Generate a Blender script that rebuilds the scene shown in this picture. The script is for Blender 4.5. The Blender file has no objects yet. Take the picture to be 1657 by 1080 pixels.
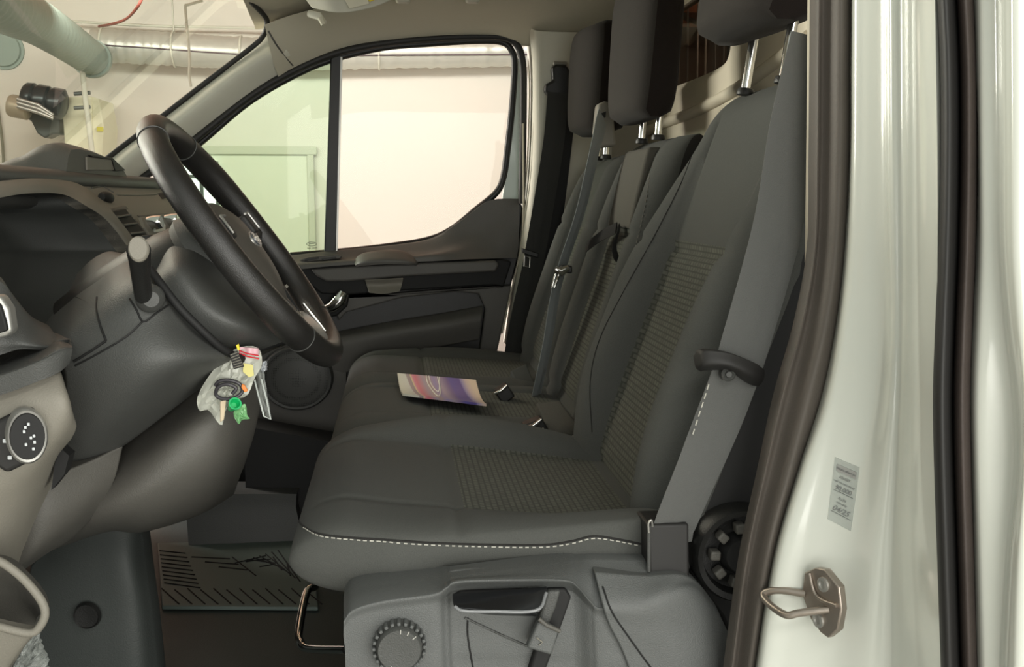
import bpy, bmesh, math, random
from mathutils import Vector, Matrix
random.seed(4)
sc = bpy.context.scene
COL = sc.collection
R = math.radians

# ------------------------------------------------------------------ camera
CZ = 1.35; YAW = R(6.5); PIT = R(7.53); FPX = 1650.0
cam_d = bpy.data.cameras.new('camera'); cam = bpy.data.objects.new('camera', cam_d); COL.objects.link(cam)
cam_d.sensor_width = 36.0; cam_d.lens = 36.0*FPX/1657.0; cam_d.clip_start = 0.02; cam_d.clip_end = 60
cam.location = (0, 0, CZ); cam.rotation_euler = (R(90)-PIT, 0, -YAW)
sc.camera = cam
# ------------------------------------------------------------------ light and exposure
sc.view_settings.view_transform = 'Standard'; sc.view_settings.look = 'None'
sc.view_settings.gamma = 1.0; sc.view_settings.exposure = 0.12; sc.view_settings.use_curve_mapping = False
wd = bpy.data.worlds.new('garage_air'); sc.world = wd; wd.use_nodes = True
wd.node_tree.nodes['Background'].inputs[0].default_value = (0.90, 0.95, 0.88, 1)
wd.node_tree.nodes['Background'].inputs[1].default_value = 0.55
def area(name, loc, size, power, col=(1, 0.97, 0.9), target=None):
    d = bpy.data.lights.new(name, 'AREA'); d.shape = 'RECTANGLE'; d.size, d.size_y = size; d.energy = power; d.color = col
    o = bpy.data.objects.new(name, d); COL.objects.link(o); o.location = loc
    if target:
        o.rotation_euler = (Vector(target)-Vector(loc)).to_track_quat('-Z', 'Y').to_euler()
    return o
area('ceiling_tube_light_a', (0.8, -1.8, 3.3), (3.2, 0.5), 40, target=(-0.1, 1.6, 0.9))
area('ceiling_tube_light_b', (-2.6, 3.6, 3.3), (0.6, 3.0), 110, target=(0.3, 1.6, 1.2))
area('front_fill_light', (-6.0, 4.2, 1.9), (2.6, 1.4), 520, (1, 0.94, 0.93), target=(0.5, 1.7, 1.45))  # added fill lamp ahead of the cab, brightens bulkhead and seat fronts
area('near_side_fill_light', (2.2, -3.6, 1.3), (7.0, 2.6), 270, (1, 0.98, 0.92), target=(-0.2, 1.9, 1.5))  # added large soft fill, low on the near side, lifts the cabin interior
area('back_wall_light_a', (-1.0, 9.3, 3.5), (6.0, 0.4), 150, (1, 0.97, 0.95), target=(-0.8, 13, 1.6))
area('back_wall_light_b', (-5.5, 8.8, 3.5), (4.0, 0.4), 55, (1, 1.0, 0.95), target=(-5.5, 13, 1.8))

# ------------------------------------------------------------------ helpers
_r = Vector((math.cos(YAW), -math.sin(YAW), 0))
_f = Vector((math.sin(YAW)*math.cos(PIT), math.cos(YAW)*math.cos(PIT), -math.sin(PIT)))
_u = _r.cross(_f)
def ray(px, py): return _f + _r*((px-828.5)/FPX) + _u*((540-py)/FPX)
def P(px, py, Y):
    d = ray(px, py); t = Y/d.y; return Vector((d.x*t, Y, CZ+d.z*t))
def PX(px, py, X):
    d = ray(px, py); t = X/d.x; return Vector((X, d.y*t, CZ+d.z*t))
def PZ(px, py, Z):
    d = ray(px, py); t = (Z-CZ)/d.z; return Vector((d.x*t, d.y*t, Z))
def lin(c): return tuple(((v/255.0)/12.92 if v/255.0 <= 0.04045 else ((v/255.0+0.055)/1.055)**2.4) for v in c)

def cr(pts, n, closed=False):
    """Catmull-Rom through pts, n samples"""
    pts = [Vector(p) for p in pts]; m = len(pts); out = []
    segs = m if closed else m-1
    tot = n if closed else n-1
    for i in range(n):
        t = i*segs/tot
        k = min(int(t), segs-1); f = t-k
        if closed: a, b, c, d = pts[(k-1) % m], pts[k % m], pts[(k+1) % m], pts[(k+2) % m]
        else:
            b, c = pts[k], pts[k+1]
            a = pts[k-1] if k > 0 else b*2-c
            d = pts[k+2] if k+2 < m else c*2-b
        out.append(0.5*((2*b)+(c-a)*f+(2*a-5*b+4*c-d)*f*f+(3*b-a-3*c+d)*f**3))
    return out

def link(name, me, mat, parent=None, smooth=40):
    if mat is not None:
        for m in (mat if isinstance(mat, (list, tuple)) else [mat]): me.materials.append(m)
    o = bpy.data.objects.new(name, me); COL.objects.link(o)
    if smooth:
        me.shade_smooth()
        if smooth < 180: me.set_sharp_from_angle(angle=R(smooth))
    if parent is not None:
        o.parent = parent
        o.matrix_parent_inverse = Matrix.Translation(-parent_world(parent))
    return o
def parent_world(p):
    v = Vector(p.location)
    return v
def empty(name, loc, label, cat, group=None):
    o = bpy.data.objects.new(name, None); COL.objects.link(o); o.location = loc
    o.empty_display_size = 0.05
    return tag(o, label, cat, group)
def tag(o, label=None, cat=None, group=None, kind=None):
    if label: o['label'] = label
    if cat: o['category'] = cat
    if group: o['group'] = group
    if kind: o['kind'] = kind
    return o
def struct(o, label=None):
    o['kind'] = 'structure'
    if label: o['label'] = label
    return o
def raw(verts, faces, mats=None, uv=None):
    me = bpy.data.meshes.new('m'); me.from_pydata([tuple(v) for v in verts], [], faces)
    if mats:
        for i, k in enumerate(mats): me.polygons[i].material_index = k
    if uv:
        l = me.uv_layers.new(name='UVMap')
        for lp in me.loops: l.data[lp.index].uv = uv[lp.vertex_index]
    return me
def fixn(me):
    bm = bmesh.new(); bm.from_mesh(me); bmesh.ops.remove_doubles(bm, verts=bm.verts, dist=1e-6)
    bmesh.ops.recalc_face_normals(bm, faces=bm.faces); bm.to_mesh(me); bm.free()
def bev(o, w, seg=3, ang=35):
    m = o.modifiers.new('bevel', 'BEVEL'); m.width = w; m.segments = seg; m.limit_method = 'ANGLE'; m.angle_limit = R(ang)
    return o
def grid_solid(name, G, mat, parent=None, back=(0, 0.02, 0), bevel=0.0, smooth=50, matfn=None, kind=None):
    """closed shell: front grid G[r][c], back grid displaced"""
    nr, nc = len(G), len(G[0]); back = Vector(back)
    V = [p for row in G for p in row]; N = len(V); V2 = [p+back for p in V]
    F = []; M = []
    for i in range(nr-1):
        for j in range(nc-1):
            a, b, c, d = i*nc+j, i*nc+j+1, (i+1)*nc+j+1, (i+1)*nc+j
            k = matfn(i/(nr-1), j/(nc-1)) if matfn else 0
            F.append((a, b, c, d)); M.append(k); F.append((N+d, N+c, N+b, N+a)); M.append(0)
    for i in range(nr-1):
        a, d = i*nc, (i+1)*nc; F.append((d, N+d, N+a, a)); M.append(0)
        a, d = i*nc+nc-1, (i+1)*nc+nc-1; F.append((a, N+a, N+d, d)); M.append(0)
    for j in range(nc-1):
        F.append((j, N+j, N+j+1, j+1)); M.append(0)
        a = (nr-1)*nc+j; F.append((a+1, N+a+1, N+a, a)); M.append(0)
    me = raw(V+V2, F, M); fixn(me)
    o = link(name, me, mat, parent, smooth)
    if bevel: bev(o, bevel)
    return o
def patch(name, rows, mat, parent=None, nu=20, nv=14, **kw):
    """rows of world points -> smooth interpolated solid patch"""
    rr = [cr(r, nu) for r in rows]
    cols = [cr([rr[i][j] for i in range(len(rr))], nv) for j in range(nu)]
    G = [[cols[j][i] for j in range(nu)] for i in range(nv)]
    return grid_solid(name, G, mat, parent, **kw)
def ppatch(name, rows, mat, parent=None, **kw):
    return patch(name, [[P(*q) for q in r] for r in rows], mat, parent, **kw)
def prism(name, pts, ext, mat, parent=None, bevel=0.0, seg=3, smooth=40):
    pts = [Vector(p) for p in pts]; n = len(pts); ext = Vector(ext)
    F = [tuple(range(n)), tuple(range(2*n-1, n-1, -1))]+[(i, n+i, n+(i+1) % n, (i+1) % n) for i in range(n)]
    me = raw(pts+[p+ext for p in pts], F); fixn(me)
    o = link(name, me, mat, parent, smooth)
    if bevel: bev(o, bevel, seg)
    return o
def pprism(name, px, Y, depth, mat, parent=None, bevel=0.0, curve=0, seg=3):
    pts = [P(a, b, Y) for a, b in px]
    if curve: pts = cr(pts, curve, True)
    return prism(name, pts, (0, depth, 0), mat, parent, bevel, seg)
def tube_geo(pts, rad, n=10, closed=False, flat=1.0, upv=None):
    pts = [Vector(p) for p in pts]; m = len(pts); V = []; F = []
    if not isinstance(rad, (list, tuple)): rad = [rad]*m
    prev = None
    for i, p in enumerate(pts):
        if closed: t = pts[(i+1) % m]-pts[(i-1) % m]
        else: t = pts[min(i+1, m-1)]-pts[max(i-1, 0)]
        t.normalize()
        if upv is not None: a = Vector(upv)
        elif prev is None: a = Vector((0, 0, 1)) if abs(t.z) < 0.9 else Vector((1, 0, 0))
        else: a = prev
        a = (a-t*a.dot(t)).normalized(); b = t.cross(a); prev = a
        for k in range(n):
            th = 2*math.pi*k/n
            V.append(p+(a*math.cos(th)+b*math.sin(th)*flat)*rad[i])
    L = m if closed else m-1
    for i in range(L):
        for k in range(n):
            a = i*n+k; b = i*n+(k+1) % n; i2 = (i+1) % m
            F.append((a, b, i2*n+(k+1) % n, i2*n+k))
    if not closed:
        F.append(tuple(range(n-1, -1, -1))); F.append(tuple(range((m-1)*n, m*n)))
    return V, F
def tube(name, pts, rad, mat, parent=None, n=10, closed=False, flat=1.0, upv=None, samples=0, smooth=60):
    if samples: pts = cr(pts, samples, closed)
    V, F = tube_geo(pts, rad, n, closed, flat, upv)
    me = raw(V, F); fixn(me)
    return link(name, me, mat, parent, smooth)
def ptube(name, px, rad, mat, parent=None, **kw): return tube(name, [P(*q) for q in px], rad, mat, parent, **kw)
def box(name, c, s, mat, parent=None, bevel=0.0, rot=None, seg=3):
    V = [Vector((x*s[0]/2, y*s[1]/2, z*s[2]/2)) for x in (-1, 1) for y in (-1, 1) for z in (-1, 1)]
    if rot is not None: V = [rot @ v for v in V]
    V = [v+Vector(c) for v in V]
    me = raw(V, [(0, 1, 3, 2), (4, 6, 7, 5), (0, 4, 5, 1), (2, 3, 7, 6), (0, 2, 6, 4), (1, 5, 7, 3)]); fixn(me)
    o = link(name, me, mat, parent, 40)
    if bevel: bev(o, bevel, seg)
    return o
def lathe(name, prof, c, axis, mat, parent=None, n=40, smooth=40, scale=(1, 1), ref=None):
    """prof = [(radius, height)], around axis through c"""
    axis = Vector(axis).normalized(); a = Vector(ref) if ref else (Vector((0, 0, 1)) if abs(axis.z) < 0.9 else Vector((1, 0, 0)))
    a = (a-axis*a.dot(axis)).normalized(); b = axis.cross(a); c = Vector(c); V = []; F = []
    for r, h in prof:
        for k in range(n):
            th = 2*math.pi*k/n; V.append(c+axis*h+(a*math.cos(th)*scale[0]+b*math.sin(th)*scale[1])*max(r, 1e-5))
    for i in range(len(prof)-1):
        for k in range(n): F.append((i*n+k, i*n+(k+1) % n, (i+1)*n+(k+1) % n, (i+1)*n+k))
    F.append(tuple(range(n-1, -1, -1))); F.append(tuple(range((len(prof)-1)*n, len(prof)*n)))
    me = raw(V, F); fixn(me)
    return link(name, me, mat, parent, smooth)
from mathutils.bvhtree import BVHTree
_bvh = {}
def on(obj, px, py, off=0.001):
    """point on a built surface seen at a given place, lifted off it"""
    if obj.name not in _bvh:
        bm = bmesh.new(); bm.from_mesh(obj.data); _bvh[obj.name] = BVHTree.FromBMesh(bm); bm.free()
    d = ray(px, py).normalized(); h = _bvh[obj.name].ray_cast(Vector((0, 0, CZ)), d)
    if h[0] is None: return None
    nn = h[1] if h[1].dot(d) < 0 else -h[1]
    return h[0]+nn*off
def trace(name, obj, px, rad, mat, parent=None, off=0.0005, samples=40, n=6, closed=False):
    q = [Vector((a, b, 0)) for a, b in px]; q = cr(q, samples, closed)
    pts = [p for p in (on(obj, v.x, v.y, off) for v in q) if p is not None]
    return tube(name, pts, rad, mat, parent, n=n, closed=closed)
def trace_pts(obj, px, off=0.0008, samples=80):
    q = cr([Vector((a, b, 0)) for a, b in px], samples)
    return [p for p in (on(obj, v.x, v.y, off) for v in q) if p is not None]
def decal(name, obj, px, mat, parent=None, off=0.0012, thick=0.002, bevel=0.0):
    """small moulded plate following the surface"""
    pts = [on(obj, a, b, off) for a, b in px]; pts = [p for p in pts if p is not None]
    c = sum(pts, Vector())/len(pts); nn = Vector()
    for a, b in zip(pts, pts[1:]+pts[:1]): nn += (a-c).cross(b-c)
    nn.normalize()
    if nn.dot(c-Vector((0, 0, CZ))) < 0: nn = -nn
    return prism(name, pts, nn*thick, mat, parent, bevel)
def ribbon(name, pts, width, wdir, thick, mat, parent=None, samples=30, nw=4, ridge=0.0):
    """flat strap following pts; wdir one vector or a list per point"""
    n0 = len(pts); W = wdir if isinstance(wdir, list) else [wdir]*n0
    pts = cr(pts, samples); W = cr([Vector(w) for w in W], samples); G = []; V = []; F = []
    for i, p in enumerate(pts):
        t = (pts[min(i+1, samples-1)]-pts[max(i-1, 0)]).normalized(); w = W[i]; w = (w-t*w.dot(t)).normalized(); nn = t.cross(w)
        ww = width[0]+(width[1]-width[0])*i/(samples-1) if isinstance(width, (list, tuple)) else width
        prof = []
        for k in range(nw+1):
            s = k/nw-0.5; prof.append((s*ww, thick/2*(1 if 0 < k < nw else 0.3)+ridge*math.cos(s*4*math.pi)*(0 < k < nw)))
        for k in range(nw, -1, -1):
            s = k/nw-0.5; prof.append((s*ww, -thick/2*(1 if 0 < k < nw else 0.3)+ridge*math.cos(s*4*math.pi)*(0 < k < nw)))
        for a, b in prof: V.append(p+w*a+nn*b)
    m = 2*(nw+1)
    for i in range(samples-1):
        for k in range(m): F.append((i*m+k, i*m+(k+1) % m, (i+1)*m+(k+1) % m, (i+1)*m+k))
    F.append(tuple(range(m-1, -1, -1))); F.append(tuple(range((samples-1)*m, samples*m)))
    me = raw(V, F); fixn(me)
    return link(name, me, mat, parent, 50)

# ------------------------------------------------------------------ materials
def mat(name, col, rough=0.6, metal=0.0, bump=0.0, scale=200.0, var=0.0, vscale=3.0, spec=0.5, coat=0.0, sheen=0.0, detail=2.0):
    m = bpy.data.materials.new(name); m.use_nodes = True; nt = m.node_tree; b = nt.nodes['Principled BSDF']
    c = lin(col) if max(col) > 1 else col
    b.inputs['Base Color'].default_value = (*c, 1); b.inputs['Roughness'].default_value = rough; b.inputs['Metallic'].default_value = metal
    b.inputs['Specular IOR Level'].default_value = spec; b.inputs['Coat Weight'].default_value = coat; b.inputs['Coat Roughness'].default_value = 0.08
    b.inputs['Sheen Weight'].default_value = sheen
    tc = nt.nodes.new('ShaderNodeTexCoord')
    if bump:
        n = nt.nodes.new('ShaderNodeTexNoise'); n.inputs['Scale'].default_value = scale; n.inputs['Detail'].default_value = detail
        bp = nt.nodes.new('ShaderNodeBump'); bp.inputs['Strength'].default_value = bump; bp.inputs['Distance'].default_value = 0.001
        nt.links.new(tc.outputs['Object'], n.inputs['Vector']); nt.links.new(n.outputs['Fac'], bp.inputs['Height']); nt.links.new(bp.outputs['Normal'], b.inputs['Normal'])
    if var:
        n = nt.nodes.new('ShaderNodeTexNoise'); n.inputs['Scale'].default_value = vscale; n.inputs['Detail'].default_value = 5
        mx = nt.nodes.new('ShaderNodeMix'); mx.data_type = 'RGBA'
        mx.inputs[6].default_value = (*[v*(1-var) for v in c], 1); mx.inputs[7].default_value = (*[min(1, v*(1+var)) for v in c], 1)
        nt.links.new(tc.outputs['Object'], n.inputs['Vector']); nt.links.new(n.outputs['Fac'], mx.inputs[0]); nt.links.new(mx.outputs[2], b.inputs['Base Color'])
    return m
def fabric(name, col, pattern=False, col2=None):
    m = mat(name, col, rough=0.95, spec=0.12, sheen=0.04); nt = m.node_tree; b = nt.nodes['Principled BSDF']
    tc = nt.nodes.new('ShaderNodeTexCoord'); n = nt.nodes.new('ShaderNodeTexNoise'); n.inputs['Scale'].default_value = 900; n.inputs['Detail'].default_value = 3
    nt.links.new(tc.outputs['Object'], n.inputs['Vector'])
    bp = nt.nodes.new('ShaderNodeBump'); bp.inputs['Strength'].default_value = 0.5; bp.inputs['Distance'].default_value = 0.001
    c = lin(col)
    mx = nt.nodes.new('ShaderNodeMix'); mx.data_type = 'RGBA'
    if not pattern:
        nt.links.new(n.outputs['Fac'], bp.inputs['Height'])
        mx.inputs[6].default_value = (*[v*0.8 for v in c], 1); mx.inputs[7].default_value = (*[v*1.2 for v in c], 1)
        nt.links.new(n.outputs['Fac'], mx.inputs[0])
    else:
        mp = nt.nodes.new('ShaderNodeMapping'); mp.inputs['Scale'].default_value = (1, 1, 1)
        nt.links.new(tc.outputs['UV'], mp.inputs['Vector'])
        br = nt.nodes.new('ShaderNodeTexBrick'); br.inputs['Scale'].default_value = 1.0
        br.inputs['Brick Width'].default_value = 0.011; br.inputs['Row Height'].default_value = 0.0075; br.inputs['Mortar Size'].default_value = 0.0016
        br.inputs['Mortar Smooth'].default_value = 0.6; br.offset = 0.5
        br.inputs['Color1'].default_value = (1, 1, 1, 1); br.inputs['Color2'].default_value = (0.55, 0.55, 0.55, 1); br.inputs['Mortar'].default_value = (0, 0, 0, 1)
        nt.links.new(mp.outputs[0], br.inputs['Vector'])
        nt.links.new(br.outputs['Color'], mx.inputs[0])
        mx.inputs[6].default_value = (*[v*0.78 for v in c], 1); mx.inputs[7].default_value = (*lin(col2), 1)
        nt.links.new(br.outputs['Color'], bp.inputs['Height']); bp.inputs['Strength'].default_value = 0.15
    nt.links.new(mx.outputs[2], b.inputs['Base Color']); nt.links.new(bp.outputs['Normal'], b.inputs['Normal'])
    return m
def glass(name, tint, refl=0.06):
    m = bpy.data.materials.new(name); m.use_nodes = True; nt = m.node_tree; nt.nodes.clear()
    o = nt.nodes.new('ShaderNodeOutputMaterial'); t = nt.nodes.new('ShaderNodeBsdfTransparent'); g = nt.nodes.new('ShaderNodeBsdfGlossy')
    mx = nt.nodes.new('ShaderNodeMixShader'); fr = nt.nodes.new('ShaderNodeFresnel'); fr.inputs[0].default_value = 1.35
    t.inputs[0].default_value = (*tint, 1); g.inputs['Roughness'].default_value = 0.02
    geo = nt.nodes.new('ShaderNodeNewGeometry'); inv = nt.nodes.new('ShaderNodeMath'); inv.operation = 'SUBTRACT'; inv.inputs[0].default_value = 1.0
    mul = nt.nodes.new('ShaderNodeMath'); mul.operation = 'MULTIPLY'; nt.links.new(geo.outputs['Backfacing'], inv.inputs[1]); nt.links.new(inv.outputs[0], mul.inputs[0]); nt.links.new(fr.outputs[0], mul.inputs[1])
    nt.links.new(mul.outputs[0], mx.inputs[0]); nt.links.new(t.outputs[0], mx.inputs[1]); nt.links.new(g.outputs[0], mx.inputs[2]); nt.links.new(mx.outputs[0], o.inputs[0])
    return m
M = {}
M['fab'] = fabric('charcoal_seat_fabric', (82, 83, 80))
M['fabd'] = fabric('dark_seat_fabric', (48, 47, 46))
M['fabp'] = fabric('patterned_seat_fabric', (80, 81, 75), True, (96, 97, 89))
M['fabt'] = fabric('grey_panel_fabric', (88, 86, 80))
M['stitch'] = mat('white_thread', (190, 188, 178), 0.8)
M['plast'] = mat('dark_plastic', (70, 71, 69), 0.5, bump=0.5, scale=700)
M['plast2'] = mat('mid_grey_plastic', (84, 82, 77), 0.55, bump=0.5, scale=700)
M['plast3'] = mat('grey_trim_plastic', (128, 124, 114), 0.6, bump=0.4, scale=600)
M['cover'] = mat('seat_side_plastic', (88, 90, 89), 0.45, bump=0.6, scale=900)
M['black'] = mat('black_plastic', (28, 28, 27), 0.45, bump=0.3, scale=600)
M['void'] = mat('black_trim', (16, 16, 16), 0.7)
M['softblack'] = mat('black_rubber', (34, 33, 32), 0.6)
M['rubber'] = mat('grey_rubber', (86, 80, 74), 0.65, bump=0.3, scale=500, var=0.15, vscale=20)
M['rubber2'] = mat('brown_black_rubber', (64, 55, 51), 0.6, bump=0.3, scale=500, var=0.2, vscale=25)
M['leather'] = mat('black_leather', (32, 31, 30), 0.29, bump=0.5, scale=1400, spec=0.6)
M['head'] = mat('beige_headliner', (192, 186, 168), 0.95, bump=0.3, scale=900, var=0.04)
M['bulk'] = mat('beige_bulkhead_paint', (226, 216, 194), 0.6)
M['pillar'] = mat('grey_pillar_trim', (206, 204, 190), 0.8, bump=0.2, scale=900)
M['white'] = mat('white_paint', (208, 211, 202), 0.25, coat=1.0, var=0.02, vscale=2)
M['chrome'] = mat('chrome', (215, 215, 212), 0.12, metal=1.0)
M['satin'] = mat('satin_metal', (178, 177, 172), 0.38, metal=0.7)
M['steel'] = mat('zinc_steel', (165, 155, 145), 0.38, metal=0.85, bump=0.3, scale=120)
M['webbing'] = mat('belt_webbing', (92, 93, 91), 0.55, bump=0.8, scale=1600, spec=0.3, sheen=0.3)
M['webdark'] = mat('dark_belt_webbing', (52, 52, 50), 0.6, bump=0.8, scale=1600, spec=0.3)
M['floor'] = mat('rubber_floor', (64, 71, 68), 0.6, bump=0.5, scale=300, var=0.2, vscale=6)
M['matr'] = mat('rubber_mat', (100, 112, 107), 0.6, bump=0.4, scale=300)
M['groove'] = mat('mat_groove', (12, 12, 12), 0.8)
M['glass'] = glass('clear_glass', (0.97, 0.97, 0.94))
M['gglass'] = glass('green_tinted_glass', (0.80, 0.89, 0.79))
M['wglass'] = glass('windscreen_glass', (0.85, 0.87, 0.82))
M['bglass'] = glass('bulkhead_glass', (0.6, 0.55, 0.5))
M['wall'] = mat('painted_garage_wall', (232, 228, 219), 0.85, var=0.03, vscale=0.8)
M['wood'] = mat('plywood', (84, 58, 44), 0.8, var=0.35, vscale=6)

# ------------------------------------------------------------------ garage room
WY = 13.0
struct(box('wall_back', (-2.2, WY+0.1, 1.9), (14.0, 0.2, 4.0), M['wall']))
struct(box('wall_left', (-9.1, 4.0, 1.9), (0.2, 18.2, 4.0), M['wall']))
struct(box('floor', (-2.2, 4.0, -0.05), (14.0, 18.2, 0.1), mat('garage_floor', (176, 174, 166), 0.6, var=0.2, vscale=1.5)))
struct(box('ceiling', (-2.2, 7.8, 3.78), (14.0, 10.6, 0.1), mat('pinkish_ceiling', (222, 184, 166), 0.9, var=0.05, vscale=0.6)))
duct = mat('foil_duct', (206, 208, 200), 0.35, metal=0.35, bump=1.0, scale=9, detail=4)
duct2 = mat('grey_flexible_duct', (150, 166, 158), 0.5, metal=0.2)
pale = mat('pale_pipe', (214, 214, 200), 0.6)
# wrapped horizontal duct, wrinkled
pts = [P(x, y, WY-0.35) for x, y in ((150, 73), (250, 78), (350, 84), (450, 88), (560, 86), (700, 84), (860, 82), (1100, 80))]
pts = cr(pts, 160)
t = empty('air_duct', pts[0], 'long silver wrapped air duct running along the top of the garage wall', 'duct')
rad = [0.19+0.006*math.sin(i*1.9)+random.uniform(-.006, .006) for i in range(160)]
tube('duct_body', pts, rad, duct, t, n=28)
for k in (4, 30, 55, 100): tube('duct_strap', [pts[k]+Vector((0, 0.2*math.cos(a), 0.2*math.sin(a))) for a in [i*2*math.pi/24 for i in range(24)]], 0.012, pale, t, closed=True, n=6)
for k in (30, 100): tube('duct_hanger', [pts[k]+Vector((0, 0, 0.15)), Vector((pts[k].x, pts[k].y, 3.73))], 0.01, pale, t, n=6)
tube('duct_seam', [p+Vector((0, -0.195, -0.02-0.0004*i)) for i, p in enumerate(pts[6:])], 0.008, mat('dark_cable', (90, 74, 84), 0.6), t, n=6)
# flexible duct coming forward
pts = cr([P(150, 96, 12.4), P(110, 68, 11), P(60, 36, 9.5), P(10, 12, 8.2), P(-60, -30, 7)], 150)
t = empty('flexible_duct', pts[0], 'grey-green ribbed flexible duct hanging below the ceiling at upper left', 'duct')
tube('duct_body', pts, [0.19+0.008*math.sin(i*1.4) for i in range(150)], duct2, t, n=28)
lathe('end_collar', [(0.2, -0.06), (0.215, -0.06), (0.215, 0.05), (0.2, 0.05)], pts[2], pts[6]-pts[0], duct2, t)
tag(lathe('round_vent', [(0.0, 0.0), (0.19, 0.0), (0.2, 0.03), (0.23, 0.03), (0.23, 0.08), (0.2, 0.09)], P(4, 80, WY-0.06), (0, 1, 0), duct2), 'small round grey vent on the garage wall below the flexible duct', 'vent')
# suspended red cable
tag(ptube('red_cable', [(232, -8, 10), (222, 12, 10), (205, 30, 10.5), (185, 38, 11), (160, 43, 12)], 0.014, mat('red_cable', (140, 62, 52), 0.6), samples=30, n=6), 'thin dark red cable sagging under the garage ceiling', 'cable')
tag(ptube('conduit_rail', [(105, 34, WY-0.3), (250, 42, WY-0.3), (425, 46, WY-0.3), (860, 60, WY-0.3)], 0.016, pale, samples=20, n=6), 'thin pale conduit along the wall above the wrapped duct', 'conduit')
# hanging white cables
t = ptube('hanging_cord', [(328, 1, 9), (304, 8, 9), (300, 12, 9), (303, 50, 9), (307, 95, 9), (306, 120, 9), (309, 140, 9)], 0.011, pale, samples=40, n=8)
tag(t, 'thin white cord hanging from the ceiling right of the flexible duct', 'cord')
# wall unit
box_m = mat('cream_enclosure', (226, 224, 196), 0.6)
t = empty('motor_cabinet', P(135, 250, WY-0.5), 'cream wall cabinet with a slanted right side behind the white pipe', 'cabinet')
prism('housing', [P(a, b, WY-0.75) for a, b in ((99, 157), (148, 156), (150, 250), (106, 250))], (0, 0.77, 0), box_m, t, bevel=0.01)
prism('side_cover', [P(a, b, WY-0.72) for a, b in ((148, 156), (160, 160), (168, 205), (165, 255), (150, 255))], (0, 0.6, 0), box_m, t, bevel=0.01)
box('warning_label', P(162, 209, WY-0.74), (0.07, 0.01, 0.05), mat('yellow_label', (222, 214, 70), 0.6), t)
gm = mat('grey_machine_metal', (96, 102, 100), 0.35, metal=0.4)
t = empty('winch_motor', P(60, 190, WY-0.8), 'dark grey motor with round drum mounted left of the cream cabinet', 'motor')
prism('side_plate', [P(a, b, WY-0.7) for a, b in ((95, 160), (97, 217), (86, 217), (72, 224), (60, 216), (50, 196), (40, 190), (60, 165), (80, 150))], (0, 0.25, 0), gm, t, bevel=0.02)
ax = (P(100, 170, WY-0.9)-P(28, 155, WY-0.9)).normalized()
lathe('drum', [(0.0, 0), (0.13, 0), (0.16, 0.03), (0.17, 0.1), (0.15, 0.12), (0.17, 0.16), (0.17, 0.26), (0.15, 0.28), (0.17, 0.32), (0.17, 0.42), (0.12, 0.45)], P(38, 156, WY-0.9), ax, mat('dark_machine_metal', (70, 76, 78), 0.25, metal=0.6), t, n=32)
lathe('end_cap', [(0.0, 0), (0.11, 0), (0.125, 0.03), (0.125, 0.2), (0.1, 0.22)], P(15, 170, WY-0.95), ax, mat('tan_metal', (170, 160, 140), 0.4, metal=0.3), t, n=32)
for k in range(3): tube('lever', [P(28, 160+6*k, WY-1.12), P(62, 170+6*k, WY-1.12), P(86, 186+3*k, WY-1.1)], 0.02, M['satin'], t, n=8)
t = empty('white_pipe', P(150, 250, WY-0.9), 'white vertical pipe with clamps in front of the cream cabinet', 'pipe')
ptube('pipe_run', [(127, 58, WY-1.0), (132, 100, WY-1.0), (138, 160, WY-1.0), (144, 205, WY-1.0), (151, 262, WY-1.0)], 0.03, pale, t, n=10)
ptube('upper_sleeve', [(127, 58, WY-1.0), (129, 78, WY-1.0)], 0.055, pale, t, n=10)
for y in (150, 173): ptube('clamp', [(120, y+2, WY-0.95), (146, y, WY-0.95)], 0.022, gm, t, n=8)
tag(ptube('thin_conduit', [(-4, 170, WY-0.04), (2, 215, WY-0.04), (4, 235, WY-0.04), (8, 300, WY-0.04)], 0.016, mat('grey_conduit', (140, 140, 122), 0.6), n=6), 'thin grey conduit on the garage wall at far left', 'conduit')
# door in the garage wall
dw = mat('garage_door_paint', (226, 228, 212), 0.7)
o = box('door_1', (0, 0, 0), (0.01, 0.01, 0.01), dw); bpy.data.objects.remove(o)
a = P(318, 250, WY-0.03); b = P(497, 250, WY-0.03)
t = prism('door_1', [(a.x, WY-0.04, 0.02), (b.x, WY-0.04, 0.02), (b.x, WY-0.04, a.z), (a.x, WY-0.04, a.z)], (0, 0.03, 0), dw, bevel=0.01); struct(t)
fr = mat('garage_door_frame', (205, 206, 190), 0.7)
for q, s in (((a.x-0.04, WY-0.05, a.z/2), (0.08, 0.06, a.z)), ((b.x+0.04, WY-0.05, a.z/2), (0.08, 0.06, a.z)), (((a.x+b.x)/2, WY-0.05, a.z+0.05), (b.x-a.x+0.24, 0.06, 0.1))):
    o = box('door_frame', q, s, fr, t, bevel=0.01)
# bright lit window beside the door
wa = P(296, 262, WY-0.03); wb = P(352, 262, WY-0.03)
lit = bpy.data.materials.new('lit_window'); lit.use_nodes = True; lb = lit.node_tree.nodes['Principled BSDF']
lb.inputs['Emission Color'].default_value = (0.95, 1, 1, 1); lb.inputs['Emission Strength'].default_value = 1.1; lb.inputs['Base Color'].default_value = (0.8, 0.8, 0.8, 1)
t = box('window_1', ((wa.x+wb.x)/2, WY-0.08, 1.3), (wb.x-wa.x, 0.03, 1.0), lit); struct(t)
for z in (1.62, 1.18, 0.82): box('glazing_bar', ((wa.x+wb.x)/2, WY-0.11, z), (wb.x-wa.x, 0.04, 0.04), gm, t)
for x in (wa.x, wa.x*0.45+wb.x*0.55, wb.x): box('glazing_bar', (x, WY-0.11, 1.3), (0.04, 0.04, 1.0), gm, t)

# ------------------------------------------------------------------ van shell
DY = 2.42                                            # inner face of the far door
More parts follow.
